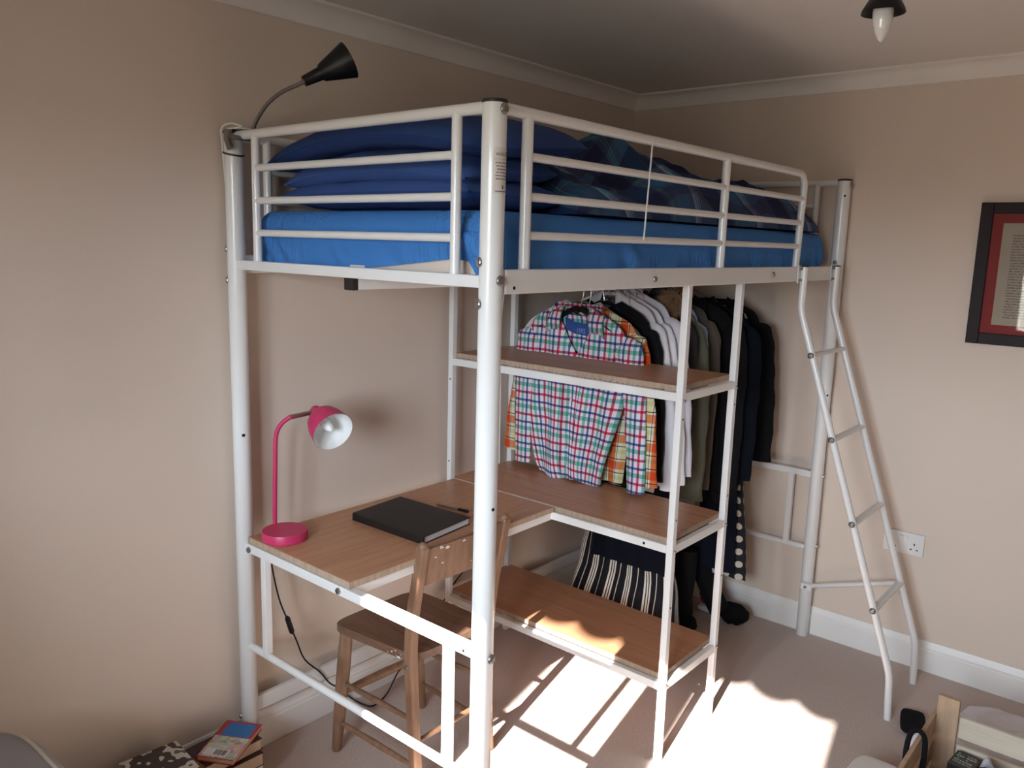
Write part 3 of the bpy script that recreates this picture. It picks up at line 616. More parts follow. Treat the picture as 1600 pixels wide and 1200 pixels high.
for key, fx, fy, tx, ty in (('fn', 0.203, -1.878, 0.205, -1.836), ('ff', 0.222, -1.526, 0.205, -1.553)):
    legs[key] = (Vector((fx, fy, 0)), Vector((tx, ty, ZS-0.028)))
    a, b = legs[key]; MB().tube([a, a+Vector((0, 0, 0.004)), a.lerp(b, 0.35), a.lerp(b, 0.7), b], [0.0135, 0.0155, 0.020, 0.0215, 0.020], 10).build('leg', 'chair_wood', ch)
def upright(y0, lean):
    return [(0.556, y0-0.006*lean, 0.0), (0.535, y0-0.003*lean, 0.16), (0.520, y0, 0.33), (0.515, y0, 0.43), (0.522, y0, 0.55), (0.540, y0+0.002*lean, 0.66), (0.557, y0+0.004*lean, 0.770)]
ups = {}
for key, y0, lean in (('bn', -1.850, 1), ('bf', -1.494, -1)):
    P = smooth([(x_, y_-(0.062*(1-z_/0.77)**1.2 if key == 'bf' else 0), z_) for x_, y_, z_ in upright(y0, lean)], 5); ups[key] = P; m = MB(); ws = []
    vs = []
    for i, p in enumerate(P):
        d = (P[min(i+1, len(P)-1)]-P[max(i-1, 0)]).normalized(); n_ = d.cross(Vector((0, 1, 0))).normalized(); t_ = i/(len(P)-1); hx = 0.0165 - 0.003*abs(t_-0.5); hy = 0.0145
        for q in ((-1, -1), (1, -1), (1, 1), (-1, 1)): vs.append(p+n_*hx*q[0]+Vector((0, hy*q[1], 0)))
    n_ = len(P); m.add(vs, [(i*4+k, i*4+(k+1) % 4, i*4+4+(k+1) % 4, i*4+4+k) for i in range(n_-1) for k in range(4)]+[(3, 2, 1, 0), tuple(range(n_*4-4, n_*4))])
    o = m.build('back_post', 'chair_wood', ch, bevel=0.005, smooth=False)
    MB().lathe([(0.0, 0.012), (0.007, 0.010), (0.013, 0.004), (0.0145, -0.004)], P[-1], (P[-1]-P[-2]), 14).build('post_tip', 'chair_wood', o)
    for z in ((0.418,) if key == 'bn' else ()): bolt((0.515, y0-0.0145, z-0.02), (0, -1, 0), o, 0.0065, True)
    if key == 'bn':
        for z in (0.735, 0.712): hole((0.552, y0-0.0105, z-0.012), (0, -1, 0), o, 0.0032)
def back(side):
    def g(u, v):
        y = -1.842+0.340*u; z = 0.642+0.115*v+0.004*math.sin(PI*u); x = 0.536+0.018*v+0.016*math.sin(PI*u)
        return Vector((x+side*0.007, y, z))
    return g
m = MB(); m.grid(back(1), 20, 6); m.grid(back(-1), 20, 6); e = [(i/20, 0) for i in range(20)]+[(1, i/6) for i in range(6)]+[(1-i/20, 1) for i in range(20)]+[(0, 1-i/6) for i in range(6)]
m.add([back(s_)(*q) for s_ in (1, -1) for q in e], [(k, (k+1) % 52, (k+1) % 52+52, k+52) for k in range(52)]); bk = m.build('backrest', 'chair_wood', ch, angle=50)
for u, v, r in ((0.17, 0.95, 0.010), (0.24, 0.90, 0.009), (0.12, 0.72, 0.004), (0.42, 0.93, 0.006), (0.2, 0.5, 0.005), (0.55, 0.25, 0.003)):
    p = back(1)(u, v)+Vector((0.0006, 0, 0)); pts = [p+Vector((0, r*1.3*math.cos(a)*random.uniform(0.5, 1.2), r*0.6*math.sin(a)*random.uniform(0.5, 1.2))) for a in [2*PI*k/9 for k in range(9)]]
    MB().add(pts, [tuple(range(9))]).build('paint_splash', 'paint_splash', bk, smooth=False)
for k in range(14):
    x = 0.40+0.09*random.random(); p = Vector((x, -1.690-0.164+0.008, ZS-0.004-0.022*random.random())); p.y = -1.690-0.166+0.016*(x-0.347)/0.178-0.0012; r = random.uniform(0.0015, 0.005)
    MB().add([p+Vector((r*math.cos(a)*random.uniform(0.6, 1.3), 0, 0.7*r*math.sin(a))) for a in [2*PI*j/7 for j in range(7)]], [tuple(range(7))]).build('paint_splash', 'paint_splash', ch, smooth=False)
def lp(key, z): a, b = legs[key]; return a.lerp(b, z/(ZS-0.028))
def up_(key, z): return min(ups[key], key=lambda p: abs(p.z-z))
def stretch(a, b, r): MB().tube([a, a.lerp(b, 0.25), a.lerp(b, 0.5), a.lerp(b, 0.75), b], [r*0.75, r, r*1.12, r, r*0.75], 10).build('stretcher', 'chair_wood', ch)
stretch(lp('fn', 0.225), up_('bn', 0.225), 0.0085); stretch(lp('fn', 0.095), up_('bn', 0.095), 0.0085)
stretch(lp('ff', 0.225), up_('bf', 0.225), 0.0085); stretch(lp('ff', 0.095), up_('bf', 0.095), 0.0085)
stretch(lp('fn', 0.19), lp('ff', 0.19), 0.0140); stretch(up_('bn', 0.16), up_('bf', 0.16), 0.0085)

# ------------------------------------------------------------------ clothes on the rail
RXC = 0.42
def hanger(label, y, cx, mat, half=0.19, zt=1.395, hr=0.0065):
    h = tag(empty('coat_hanger', (cx, y, zt)), label, 'hanger', None)
    MB().tube(smooth([(cx-half, y, zt-0.085), (cx-half*0.6, y, zt-0.05), (cx-0.03, y, zt-0.004), (cx, y, zt), (cx+0.03, y, zt-0.004), (cx+half*0.6, y, zt-0.05), (cx+half, y, zt-0.085)], 5), hr, 8).build('hanger_arms', mat, h)
    hk = [(cx, y, zt), (RXC+(cx-RXC)*0.4, y, (zt+1.448)/2)] + [(RXC+0.0135*math.sin(a)+0.0, y, 1.462+0.0135*math.cos(a)+0.0) for a in [math.radians(200-30*k) for k in range(9)]]
    MB().tube(smooth(hk, 3), 0.0018, 6).build('hook', 'steel', h)
    return h
def garment(name, label, cat, mat, y, cx, zn, shw, hem, hwh, depth=0.020, slope=0.40, seed=0, v=0.09, fold=0.008, sleeves=((0.16, 0.78), (0.16, 0.78)), collar=True, sl_r=(0.062, 0.045, 0.036), group=None, hang='black_plastic', hang_label=None, uvs=1.0, flare=0.0, hemw=0.012, collar_mat=None, wave=0.085, twist=0.0, dy=-0.010, fan=0.0, hr=0.0065, nk=0.072, lean=0.0):
    root = tag(empty(name, (cx, y, hem)), label, cat, group)
    if hang: hanger(hang_label, y, cx, hang, min(0.19, shw*0.86), zn-0.010, hr)
    NU, NV = 72, 30
    def g(u, vv):
        a = 2*PI*u; ca, sa = math.cos(a), math.sin(a)
        sx = math.copysign(abs(ca)**0.75, ca); sy = math.copysign(abs(sa)**0.7, sa)
        hw = hwh+(shw-hwh)*min(1, vv/0.75)**0.8 + flare*(1-vv)**2; d = depth*(1-0.45*vv**3) * (0.35 if vv > 0.985 else 1)
        lx = sx*hw; side = -1 if sy < 0 else 1
        zt = zn-slope*max(0, abs(lx)-0.072)
        if abs(lx) < nk: zt -= (v if side < 0 else 0.035)*(1-(abs(lx)/nk)**1.2)
        if abs(sx) > 0.78: zt -= ((abs(sx)-0.78)/0.22)**2*0.040
        zt -= lean*lx
        hz = hem+hemw*fbm(lx*7+seed, side*3.0+seed)
        z = hz+(zt-hz)*vv
        f = fold*(1-0.75*vv)*(math.sin(2*PI*lx/wave+seed+2.2*fbm(lx*5, z*2.5, seed))+0.7*fbm(lx*9+seed, z*6, side))
        tw = twist*(1-vv)**1.5*math.sin(3.0*vv+5*max(0, lx))
        return Vector((cx+lx+0.010*fbm(z*3, seed)*(1-vv)-tw, y+d*sy+f+fan*max(0, 0.3-vv)**1.5/0.164*sy*0.3-fan*0.35*max(0, 0.22-vv)/0.22*(1 if sy < 0 else 0), z-0.4*twist*max(0, lx)*(1-vv)/0.1))
    bd = MB().grid(g, NU, NV, loop=True, uv=lambda u, vv, p: (((math.copysign(abs(math.cos(2*PI*u))**0.75, math.cos(2*PI*u)))*0.205)*uvs+(0.013 if u > 0.5 else 0.53), (p.z+0.4*twist*max(0, p.x-cx)*(1-vv)/0.1)*uvs)).build('body', mat, root, angle=85)
    for k, sgn in enumerate((-1, 1)):
        if not sleeves or sleeves[k] is None: continue
        outx, cz = sleeves[k][:2]; rr = sleeves[k][2] if len(sleeves[k]) > 2 else sl_r
        zs = zn-slope*(shw-0.072)-0.045
        P = smooth([(cx+sgn*(shw-0.035), y, zs+0.02), (cx+sgn*(shw+0.01), y-0.004, zs-0.07), (cx+sgn*(shw+(outx-0.16)*0.55+0.02), y+dy*0.8, (zs+cz)/2), (cx+sgn*(shw+outx-0.16+0.02), y+dy, cz)], 8)
        n = len(P)
        def sl(u, vv):
            i = min(n-1, int(round(vv*(n-1)))); p = P[i]; d = (P[min(i+1, n-1)]-P[max(i-1, 0)]).normalized(); e1 = d.cross(Vector((0, 1, 0))).normalized()
            r = lerp([(0, rr[0]*0.15), (0.22, rr[0]), (0.55, rr[1]), (1, rr[2])], vv); a = 2*PI*u
            wr = 1+0.10*fbm(math.cos(a)*2+seed, vv*7, sgn+math.sin(a)*2)+0.04*math.sin(vv*38+3*math.cos(a)+seed)
            return p+e1*r*math.cos(a)*wr+Vector((0, 1, 0))*r*0.36*math.sin(a)*wr
        MB().grid(sl, 20, n-1, loop=True, uv=lambda u, vv, p: ((p.x-cx)*uvs+0.2, p.z*uvs)).build('sleeve', mat, root, angle=85)
    if collar:
        cm = collar_mat or mat
        for sgn in (-1, 1):
            def fl(u, vv):
                x = sgn*(nk-0.044+0.062*u); z = zn+0.020-(nk-0.072)*0.6-0.030*u-(0.050+0.045*(1-u)**2)*vv-0.03*u*vv; yy = y-depth*0.6-0.010-0.010*math.sin(PI*vv)+0.012*(1-vv)
                return Vector((cx+x+sgn*0.012*vv, yy, z))
            MB().grid(fl, 6, 6, uv=lambda u, vv, p: (p.x, p.z+0.02)).build('collar', cm, root, solid=0.003)
        def bc(u, vv):
            a = PI*u; return Vector((cx-(nk+0.006)*math.cos(a), y+0.024*math.sin(a)-0.004, zn-0.010+0.022*vv-0.004*math.sin(a)))
        MB().grid(bc, 16, 3, uv=lambda u, vv, p: (p.x, p.z)).build('collar_stand', cm, root, solid=0.003)
    root['_g'] = 0; del root['_g']
    return root, g
# front shirt
pr, pg = garment('shirt', 'white shirt with red, green and blue plaid hanging foremost above the shelf', 'shirt', 'plaid', -0.926, 0.395, 1.388, 0.222, 0.742, 0.150, 0.021, 0.46, 2, 0.175, 0.011, ((0.150, 0.765), (0.205, 0.750)), hang='black_plastic', hang_label='wide black plastic hanger inside the plaid shirt', hemw=0.02, wave=0.125, twist=0.03, hr=0.0095, nk=0.100, lean=0.06)
MB().grid(lambda u, v: pg(0.75+(u-0.5)*0.035, v*0.86)+Vector((0, -0.003, 0)), 2, 20, uv=lambda u, v, p: (p.x+0.02, p.z)).build('button_placket', 'plaid', pr, solid=0.002)
for k in range(6): MB().lathe([(0, 0.0025), (0.004, 0.002), (0.005, 0)], pg(0.75, 0.10+0.135*k)+Vector((0, -0.005, 0)), (0, -1, 0), 10).build('button', 'paper', pr)
MB().grid(lambda u, v: pg(0.25+0.035-0.07*u, 0.875+0.07*v)+Vector((0.008, -0.006, 0)), 3, 3).build('neck_print', 'ink_blue', pr, smooth=False)
nc = (pg(0.25, 0.91)+Vector((0.008, -0.0085, 0.0))); vs, fs = text_mesh('1592', 0.024); MB().add([nc+Vector((p.x*0.85, 0, p.y)) for p in vs], fs).build('neck_print_number', 'light_blue', pr, smooth=False)
SL = (0.050, 0.045, 0.036); SW = (0.045, 0.040, 0.034)
garment('shirt', 'orange, lime and navy checked shirt hanging just behind the plaid shirt', 'shirt', 'orange_check', -0.880, 0.40, 1.385, 0.222, 0.752, 0.19, 0.013, 0.36, 5, 0.10, 0.005, ((0.235, 0.800, SL), (0.235, 0.775, SL)), collar=False, hang='steel', hang_label='wire hanger inside the orange checked shirt', dy=-0.035)
garment('shirt', 'plain white shirt whose shoulder shows between wall and plaid shirt', 'shirt', 'white_cloth', -0.842, 0.350, 1.405, 0.290, 0.85, 0.20, 0.010, 0.52, 8, 0.08, 0.004, ((0.15, 0.85, SW), None), collar=False, hang='steel', hang_label='wire hanger inside the plain white shirt next to the wall')
garment('cardigan', 'black cardigan hanging between the orange check and the white shirts', 'cardigan', 'black_cloth', -0.808, 0.425, 1.410, 0.205, 0.72, 0.19, 0.010, 0.46, 11, 0.06, 0.004, (None, (0.195, 0.770, SW)), collar=False, hang_label='black hanger inside the black cardigan')
garment('shirt', 'white shirt hanging next to the black cardigan', 'shirt', 'white_cloth', -0.774, 0.430, 1.428, 0.205, 0.75, 0.20, 0.010, 0.46, 21, 0.08, 0.005, (None, (0.230, 0.735, SW)), hang='steel', hang_label='wire hanger inside the white shirt by the black cardigan')
garment('shirt', 'off-white shirt hanging between two other pale shirts', 'shirt', 'white_cloth', -0.740, 0.440, 1.428, 0.205, 0.70, 0.20, 0.010, 0.46, 31, 0.08, 0.005, (None, (0.235, 0.755, SW)), hang='steel', hang_label='wire hanger inside the off-white middle shirt')
garment('shirt', 'pale lilac shirt, last of the white shirts before the fur hooded parka', 'shirt', 'lilac_white', -0.702, 0.445, 1.440, 0.205, 0.72, 0.21, 0.014, 0.42, 41, 0.08, 0.006, (None, (0.225, 0.78, (0.055, 0.050, 0.042))), hang='steel', hang_label='wire hanger inside the pale lilac shirt')
garment('skirt', 'short navy skirt hanging in front of the striped dress', 'skirt', 'navy', -0.664, 0.515, 1.300, 0.12, 0.355, 0.19, 0.012, 0.30, 151, 0.02, 0.006, None, collar=False, hang_label='black hanger holding the navy skirt')
garment('dress', 'black and white striped dress trailing behind the lowest shelf', 'dress', 'bw_stripe', -0.634, 0.475, 1.395, 0.14, 0.035, 0.15, 0.012, 0.42, 141, 0.05, 0.010, None, collar=False, hang_label='black hanger inside the striped dress', flare=0.13, hemw=0.03, fan=0.16)
pk, _ = garment('parka', 'dark parka with a brown fur trimmed hood', 'coat', 'charcoal_cloth', -0.585, 0.470, 1.405, 0.175, 0.66, 0.18, 0.018, 0.42, 51, 0.05, 0.007, (None, (0.150, 0.72, (0.05, 0.045, 0.04))), hang_label='black hanger inside the fur hooded parka')
m = MB(); rng = random.Random(3)
for k in range(1500):
    a = rng.uniform(0, 2*PI); b = rng.uniform(-0.5, 0.5); rr_ = math.sqrt(rng.random()); c_ = Vector((0.605+0.042*rr_*math.cos(a), -0.632+0.02*b, 1.408+0.038*rr_*math.sin(a))); d = Vector((math.cos(a)+rng.uniform(-0.7, 0.7), -0.4+rng.uniform(-0.8, 0.4), math.sin(a)+rng.uniform(-0.8, 0.5)-0.3)).normalized(); L = rng.uniform(0.022, 0.048)
    s_ = d.cross(Vector((rng.random(), rng.random(), rng.random()))).normalized()*0.0013; m.add([c_-s_, c_+s_, c_+d*L+Vector((0, 0, -0.012))], [(0, 1, 2)])
m.build('fur_trim', 'fur', pk, smooth=False)['kind'] = 'stuff'
def lump(name, mat, par, c, r, seed=0, n=20):
    return MB().grid(lambda u, v: Vector(c)+Vector((r[0]*math.sin(PI*v)*math.cos(2*PI*u), r[1]*math.sin(PI*v)*math.sin(2*PI*u), r[2]*math.cos(PI*v)))*(1+0.18*fbm(math.cos(2*PI*u)*2+seed, math.sin(2*PI*u)*2, v*3+seed)), n, n//2+2, loop=True).build(name, mat, par, angle=85)
lump('hood', 'charcoal_cloth', pk, (0.555, -0.592, 1.415), (0.075, 0.018, 0.048), 2); lump('hood_lining', 'red_cloth', pk, (0.478, -0.615, 1.412), (0.022, 0.010, 0.030), 4)
garment('jacket', 'khaki green bomber jacket with puckered sleeve', 'jacket', 'olive', -0.530, 0.480, 1.385, 0.170, 0.665, 0.18, 0.018, 0.42, 61, 0.05, 0.006, (None, (0.175, 0.640, (0.055, 0.066, 0.055))), hang_label='black hanger inside the khaki bomber jacket')
garment('coat', 'pale grey coat whose hem hangs below the middle shelf', 'coat', 'grey_coat', -0.492, 0.500, 1.375, 0.15, 0.500, 0.195, 0.009, 0.42, 161, 0.05, 0.004, None, collar=False, hang_label='black hanger inside the pale grey coat')
garment('shirt', 'light blue shirt tucked between the khaki jacket and the taupe coat', 'shirt', 'light_blue', -0.464, 0.475, 1.400, 0.160, 0.90, 0.15, 0.009, 0.42, 71, 0.08, 0.004, (None, (0.140, 1.06, (0.045, 0.035, 0.025))), hang='steel', hang_label='wire hanger inside the light blue shirt')
garment('coat', 'long taupe grey coat hanging beside the black jacket', 'coat', 'taupe', -0.428, 0.500, 1.395, 0.165, 0.46, 0.18, 0.012, 0.40, 81, 0.05, 0.006, (None, (0.150, 0.66, (0.045, 0.043, 0.04))), hang_label='black hanger inside the taupe coat')
bj, bg_ = garment('jacket', 'black jacket with small pale print on its chest', 'jacket', 'black_cloth', -0.378, 0.540, 1.405, 0.205, 0.60, 0.205, 0.018, 0.40, 91, 0.05, 0.006, (None, (0.16, 0.64, (0.05, 0.05, 0.045))), hang_label='black hanger inside the printed black jacket')
m = MB(); y_ = -0.409
for k in range(9):
    z = 1.150-0.017*k; m.box((0.690, y_, z), (0.006 if k % 2 else 0.009, 0.0008, 0.004)); m.box((0.6935, y_, z-0.006), (0.0025, 0.0008, 0.008))
m.tube([(0.693+0.020*math.sin(PI*t), y_, 1.170-0.085*t) for t in [k/12 for k in range(13)]], 0.0007, 5); m.build('chest_print', 'print_pale', bj, smooth=False)
garment('jacket', 'navy jacket hanging between the black jacket and the end coat', 'jacket', 'navy', -0.318, 0.580, 1.390, 0.200, 0.660, 0.205, 0.020, 0.40, 101, 0.05, 0.006, (None, (0.150, 0.70, (0.05, 0.05, 0.048))), hang_label='black hanger inside the navy jacket')
garment('dress', 'long navy dress reaching below the coats by the socket wall', 'dress', 'dress_navy', -0.265, 0.590, 1.375, 0.16, 0.27, 0.165, 0.016, 0.42, 121, 0.05, 0.008, None, collar=False, hang_label='black hanger inside the long navy dress', flare=0.015)
garment('dress', 'black dress with cream polka dots peeping out under the navy dress', 'dress', 'polka', -0.218, 0.590, 1.375, 0.15, 0.235, 0.125, 0.013, 0.42, 131, 0.05, 0.007, None, collar=False, hang_label='black hanger inside the polka dot dress', flare=0.095)
garment('coat', 'black coat at the end of the rail nearest the socket wall', 'coat', 'black_cloth', -0.152, 0.575, 1.392, 0.180, 0.690, 0.180, 0.022, 0.45, 111, 0.05, 0.006, (None, (0.185, 0.745, (0.055, 0.052, 0.048))), hang_label='black hanger inside the end black coat')
# boots and shoe on the carpet below
def boot(label, pts, rs, toe, seed):
    b = tag(empty('tall_boot', (pts[-1][0], pts[-1][1], 0)), label, 'boot')
    MB().tube(smooth(pts, 6), [lerp([(i/(len(rs)-1), r) for i, r in enumerate(rs)], k/(6*(len(pts)-1))) for k in range(6*(len(pts)-1)+1)], 18).build('shaft', 'black_cloth', b, angle=85)
    lump('foot', 'black_cloth', b, toe[0], toe[1], seed)
    return b
boot('floppy black tall boot with its toe toward the socket wall', [(0.60, -0.215, 0.34), (0.61, -0.215, 0.24), (0.645, -0.205, 0.14), (0.69, -0.195, 0.06)], [0.050, 0.048, 0.044, 0.046], ((0.735, -0.160, 0.047), (0.070, 0.042, 0.046)), 3)
boot('floppy black tall boot slumped beside the striped dress', [(0.60, -0.36, 0.36), (0.60, -0.36, 0.25), (0.595, -0.36, 0.15), (0.60, -0.36, 0.07)], [0.045, 0.044, 0.042, 0.042], ((0.62, -0.375, 0.042), (0.052, 0.038, 0.042)), 6)
sh = tag(empty('canvas_shoe', (0.53, -0.12, 0)), 'red and white shoe half hidden behind the black boots', 'shoe')
lump('upper', 'red_cloth', sh, (0.600, -0.105, 0.075), (0.045, 0.045, 0.055), 8); MB().box((0.600, -0.105, 0.014), (0.085, 0.085, 0.026)).build('sole', 'white_cloth', sh, bevel=0.008)
wc = tag(MB().tube(smooth([(0.020, -0.90, 1.50), (0.018, -0.905, 1.42), (0.018, -0.92, 1.3), (0.019, -0.915, 1.0), (0.018, -0.91, 0.76), (0.019, -0.9, 0.55)], 5), 0.003, 8).build('white_cable', 'shade_white'), 'thin white cable running down the wall beside the shelf upright', 'cable')

# ------------------------------------------------------------------ on the far wall
pf = tag(empty('framed_document', (1.69, -0.012, 1.30)), 'dark framed document with red mount on the wall', 'picture')
FX0, FX1, FZ0, FZ1 = 1.476, 1.90, 1.297, 1.795
for x0, x1, z0, z1 in ((FX0, FX0+0.040, FZ0, FZ1), (FX1-0.040, FX1, FZ0, FZ1), (FX0+0.040, FX1-0.040, FZ0, FZ0+0.040), (FX0+0.040, FX1-0.040, FZ1-0.038, FZ1)):
    MB().box(((x0+x1)/2, -0.012, (z0+z1)/2), (x1-x0, 0.022, z1-z0)).build('frame_side', 'picture_frame', pf, bevel=0.002, smooth=False)
MB().box(((FX0+FX1)/2, -0.006, (FZ0+FZ1)/2), (FX1-FX0-0.07, 0.008, FZ1-FZ0-0.07)).build('red_mount', 'mat_red', pf, smooth=False)
dm = MB().box((0, 0, 0), (FX1-FX0-0.148, 0.0012, FZ1-FZ0-0.142)); do = dm.build('document', 'manuscript', None, smooth=False); do.location = ((FX0+FX1)/2, -0.0108, (FZ0+FZ1)/2); attach(do, pf)
MB().box(((FX0+FX1)/2, -0.0155, (FZ0+FZ1)/2), (FX1-FX0-0.078, 0.0015, FZ1-FZ0-0.076)).build('glass_pane', 'clear_glass', pf, smooth=False)
so = tag(empty('double_socket', (1.346, -0.005, 0.45)), 'white double wall socket on the far wall behind the ladder', 'socket')
SX0, SX1, SZ0, SZ1 = 1.272, 1.42, 0.449, 0.537
pt = MB().box(((SX0+SX1)/2, -0.0045, (SZ0+SZ1)/2), (SX1-SX0, 0.009, SZ1-SZ0)).build('socket_plate', 'socket_white', so, bevel=0.003, smooth=False)
for cx in ((SX0+SX1)/2-0.0085, (SX0+SX1)/2+0.0085): MB().box((cx, -0.0105, SZ1-0.024), (0.013, 0.005, 0.020), Matrix.Rotation(0.15, 3, 'X')).build('switch', 'socket_white', so, bevel=0.001, smooth=False)
for cx in (SX0+0.034, SX1-0.034):
    for dx, dz, sx_, sz_ in ((0, 0.011, 0.0045, 0.009), (-0.011, -0.010, 0.007, 0.0045), (0.011, -0.010, 0.007, 0.0045)): MB().box((cx+dx, -0.0092, (SZ0+SZ1)/2-0.010+dz), (sx_, 0.0012, sz_)).build('pin_hole', 'hole', pt, smooth=False)

# ------------------------------------------------------------------ books by the near post
def book(label, c, w_, d_, th, rot, cover, page='cream_paper', tilt=(0, 0), group=None, hard=0.0015):
    R = Matrix.Rotation(rot, 3, 'Z') @ Matrix.Rotation(tilt[0], 3, 'X') @ Matrix.Rotation(tilt[1], 3, 'Y')
    b = tag(empty('book', c), label, 'book', group); C_ = Vector(c)
    P = lambda x, y, z: C_ + R @ Vector((x, y, z))
    MB().box(P(0, 0, hard/2), (w_, d_, hard), R).build('back_cover', cover, b, smooth=False)
    MB().box(P(0.001, 0, th/2), (w_-0.006, d_-0.006, th-2*hard), R).build('pages', page, b, smooth=False)
    tp = MB().box(P(0, 0, th-hard/2), (w_, d_, hard), R).build('front_cover', cover, b, smooth=False)
    MB().box(P(-w_/2+0.001, 0, th/2), (0.002, d_, th), R).build('spine', cover, b, smooth=False)
    return b, P, R, tp
BX, BY = 0.118, -2.215
book('orange paperback at the bottom of the pile by the bed post', (BX+0.010, BY-0.005, 0.0), 0.118, 0.180, 0.030, 0.10, 'cover_orange')
b4, P4, R4, _ = book('white paperback with black letters and a teal panel on its edge', (BX+0.012, BY-0.004, 0.030), 0.116, 0.178, 0.038, 0.06, 'cover_white', 'cover_white')
for k in range(6): MB().box(P4(0.0586, -0.07+0.017*k, 0.019), (0.001, 0.010, 0.022 if k % 2 else 0.028), R4).build('edge_letter', 'ink', b4, smooth=False)
MB().box(P4(0.0586, 0.055, 0.019), (0.001, 0.030, 0.034), R4).build('teal_panel', 'cover_teal', b4, smooth=False)
book('thick cream paged paperback in the middle of the pile', (BX+0.006, BY, 0.068), 0.116, 0.176, 0.039, -0.03, 'cover_maroon')
b2, P2, R2, t2 = book('dark maroon hardback with pale strokes, second from the top of the pile', (BX-0.006, BY+0.002, 0.107), 0.116, 0.180, 0.036, 0.02, 'cover_maroon', hard=0.002)
for k in range(3): MB().box(P2(-0.030+0.009*k, -0.045, 0.0364), (0.003, 0.022, 0.0006), R2 @ Matrix.Rotation(0.5, 3, 'Z')).build('title_stroke', 'print_pale', b2, smooth=False)
b1, P1, R1, t1 = book('red and blue picture paperback with a barcode on top of the pile', (0.128, -2.202, 0.1435), 0.112, 0.178, 0.016, 0.54, 'cover_red')
zt_ = 0.0162
MB().box(P1(0.004, 0.048, zt_), (0.088, 0.066, 0.0005), R1).build('blue_panel', 'cover_blue', b1, smooth=False)
MB().box(P1(0.002, -0.037, zt_), (0.108, 0.098, 0.0005), R1).build('picture_panel', 'cartoon_print', b1, smooth=False)
MB().box(P1(-0.008, -0.063, zt_+0.0004), (0.070, 0.034, 0.0005), R1).build('barcode_panel', 'paper', b1, smooth=False)
m = MB(); xx = -0.012
while xx < 0.022:
    wd = random.choice((0.0008, 0.0014, 0.002)); m.box(P1(xx, -0.063, zt_+0.0008), (wd, 0.024, 0.0004), R1); xx += wd+0.0014
m.build('barcode', 'ink', b1, smooth=False)
for k, (cv, lb) in enumerate((('cover_maroon', 'maroon hardback at the bottom of the low pile by the plush'), ('cover_white', 'white hardback in the middle of the low pile by the plush'), ('cover_teal', 'teal hardback directly under the tree picture book'))):
    book(lb, (0.165, -2.425, 0.062*k), 0.19, 0.145, 0.062, -0.10, cv)
book('picture book with black tree branches on its pale cover', (0.168, -2.424, 0.1865), 0.20, 0.155, 0.012, -0.10, 'tree_print', 'cover_white')
# grey upholstered seat corner and plush by the left wall
sf = tag(empty('sofa', (0.45, -3.2, 0)), 'grey upholstered sofa corner with cream piping by the left wall', 'sofa')
def cush(u, v):
    a, b = 2*PI*u, v*PI; ca, sa, cb, sb = math.cos(a), math.sin(a), math.cos(b), math.sin(b); pw = lambda q, e: math.copysign(abs(q)**e, q)
    return Vector((0.365+0.34*pw(ca, 0.35)*pw(sb, 0.35), -3.22+0.525*pw(sa, 0.35)*pw(sb, 0.35), 0.238+0.238*pw(cb, 0.30)))
MB().grid(cush, 60, 30, loop=True).build('seat_cushion', 'sofa_grey', sf, angle=85)
MB().tube([cush(k/120, 0.285)+Vector((0, 0, 0.001)) for k in range(121)], 0.005, 8).build('piping', 'cream_piping', sf)
ps = tag(empty('plush_toy', (0.13, -2.55, 0)), 'fluffy grey plush lump beside the picture book', 'plush')
lump('plush_body', 'plush_grey', ps, (0.165, -2.605, 0.125), (0.085, 0.070, 0.118), 5)

# ------------------------------------------------------------------ crate and things in the near right corner
CX0, CX1, CY0, CY1 = 1.672, 2.12, -1.30, -0.755
cr = tag(empty('wooden_crate', ((CX0+CX1)/2, (CY0+CY1)/2, 0)), 'slatted pale wooden crate full of odds and ends on the carpet', 'crate')
for x in (CX0+0.006, CX1-0.006):
    for y in (CY0+0.018, CY1-0.018): MB().box((x+0.022*(1 if x < 1.9 else -1), y-0.0, 0.157), (0.058, 0.018, 0.310)).build('corner_post', 'crate_wood', cr, bevel=0.001, smooth=False)
for z in (0.220, 0.130, 0.040):
    for y in (CY0-0.003, CY1+0.0): MB().box(((CX0+CX1)/2, y, z), (CX1-CX0, 0.012, 0.066)).build('slat', 'pale_slat', cr, bevel=0.001, smooth=False)
    for x in (CX0-0.006, CX1+0.006): MB().box((x, (CY0+CY1)/2, z), (0.012, CY1-CY0, 0.066)).build('slat', 'crate_wood', cr, bevel=0.001, smooth=False)
MB().box(((CX0+CX1)/2, (CY0+CY1)/2, 0.006), (CX1-CX0-0.02, CY1-CY0-0.02, 0.010)).build('crate_floor', 'crate_wood', cr, smooth=False)

bx = tag(empty('cardboard_box', (1.9, -1.02, 0.012)), 'flat brown cardboard box under the things in the crate', 'box')
MB().box((1.905, -1.035, 0.050), (0.36, 0.46, 0.076)).build('box_body', 'cream_paper', bx, bevel=0.002, smooth=False); MB().box((1.905, -1.035, 0.0885), (0.364, 0.464, 0.002)).build('box_lid', 'cream_paper', bx, smooth=False)
tb = tag(empty('small_box', (1.765, -0.835, 0.09)), 'small dark green printed box inside the crate', 'box')
RB = Matrix.Rotation(-0.12, 3, 'Z'); TC = Vector((1.768, -0.833, 0.1275))
MB().box(TC, (0.066, 0.085, 0.075), RB).build('carton', 'tea_box', tb, bevel=0.001, smooth=False)
m = MB(); rng = random.Random(5)
for r_ in range(5):
    xx = -0.026
    while xx < 0.022:
        wd = rng.uniform(0.003, 0.008)
        if rng.random() < 0.85: m.box(TC + RB @ Vector((xx+wd/2, 0.028-0.0125*r_, 0.0378)), (wd, 0.006 if r_ in (1, 3) else 0.004, 0.0004), RB)
        xx += wd+0.002
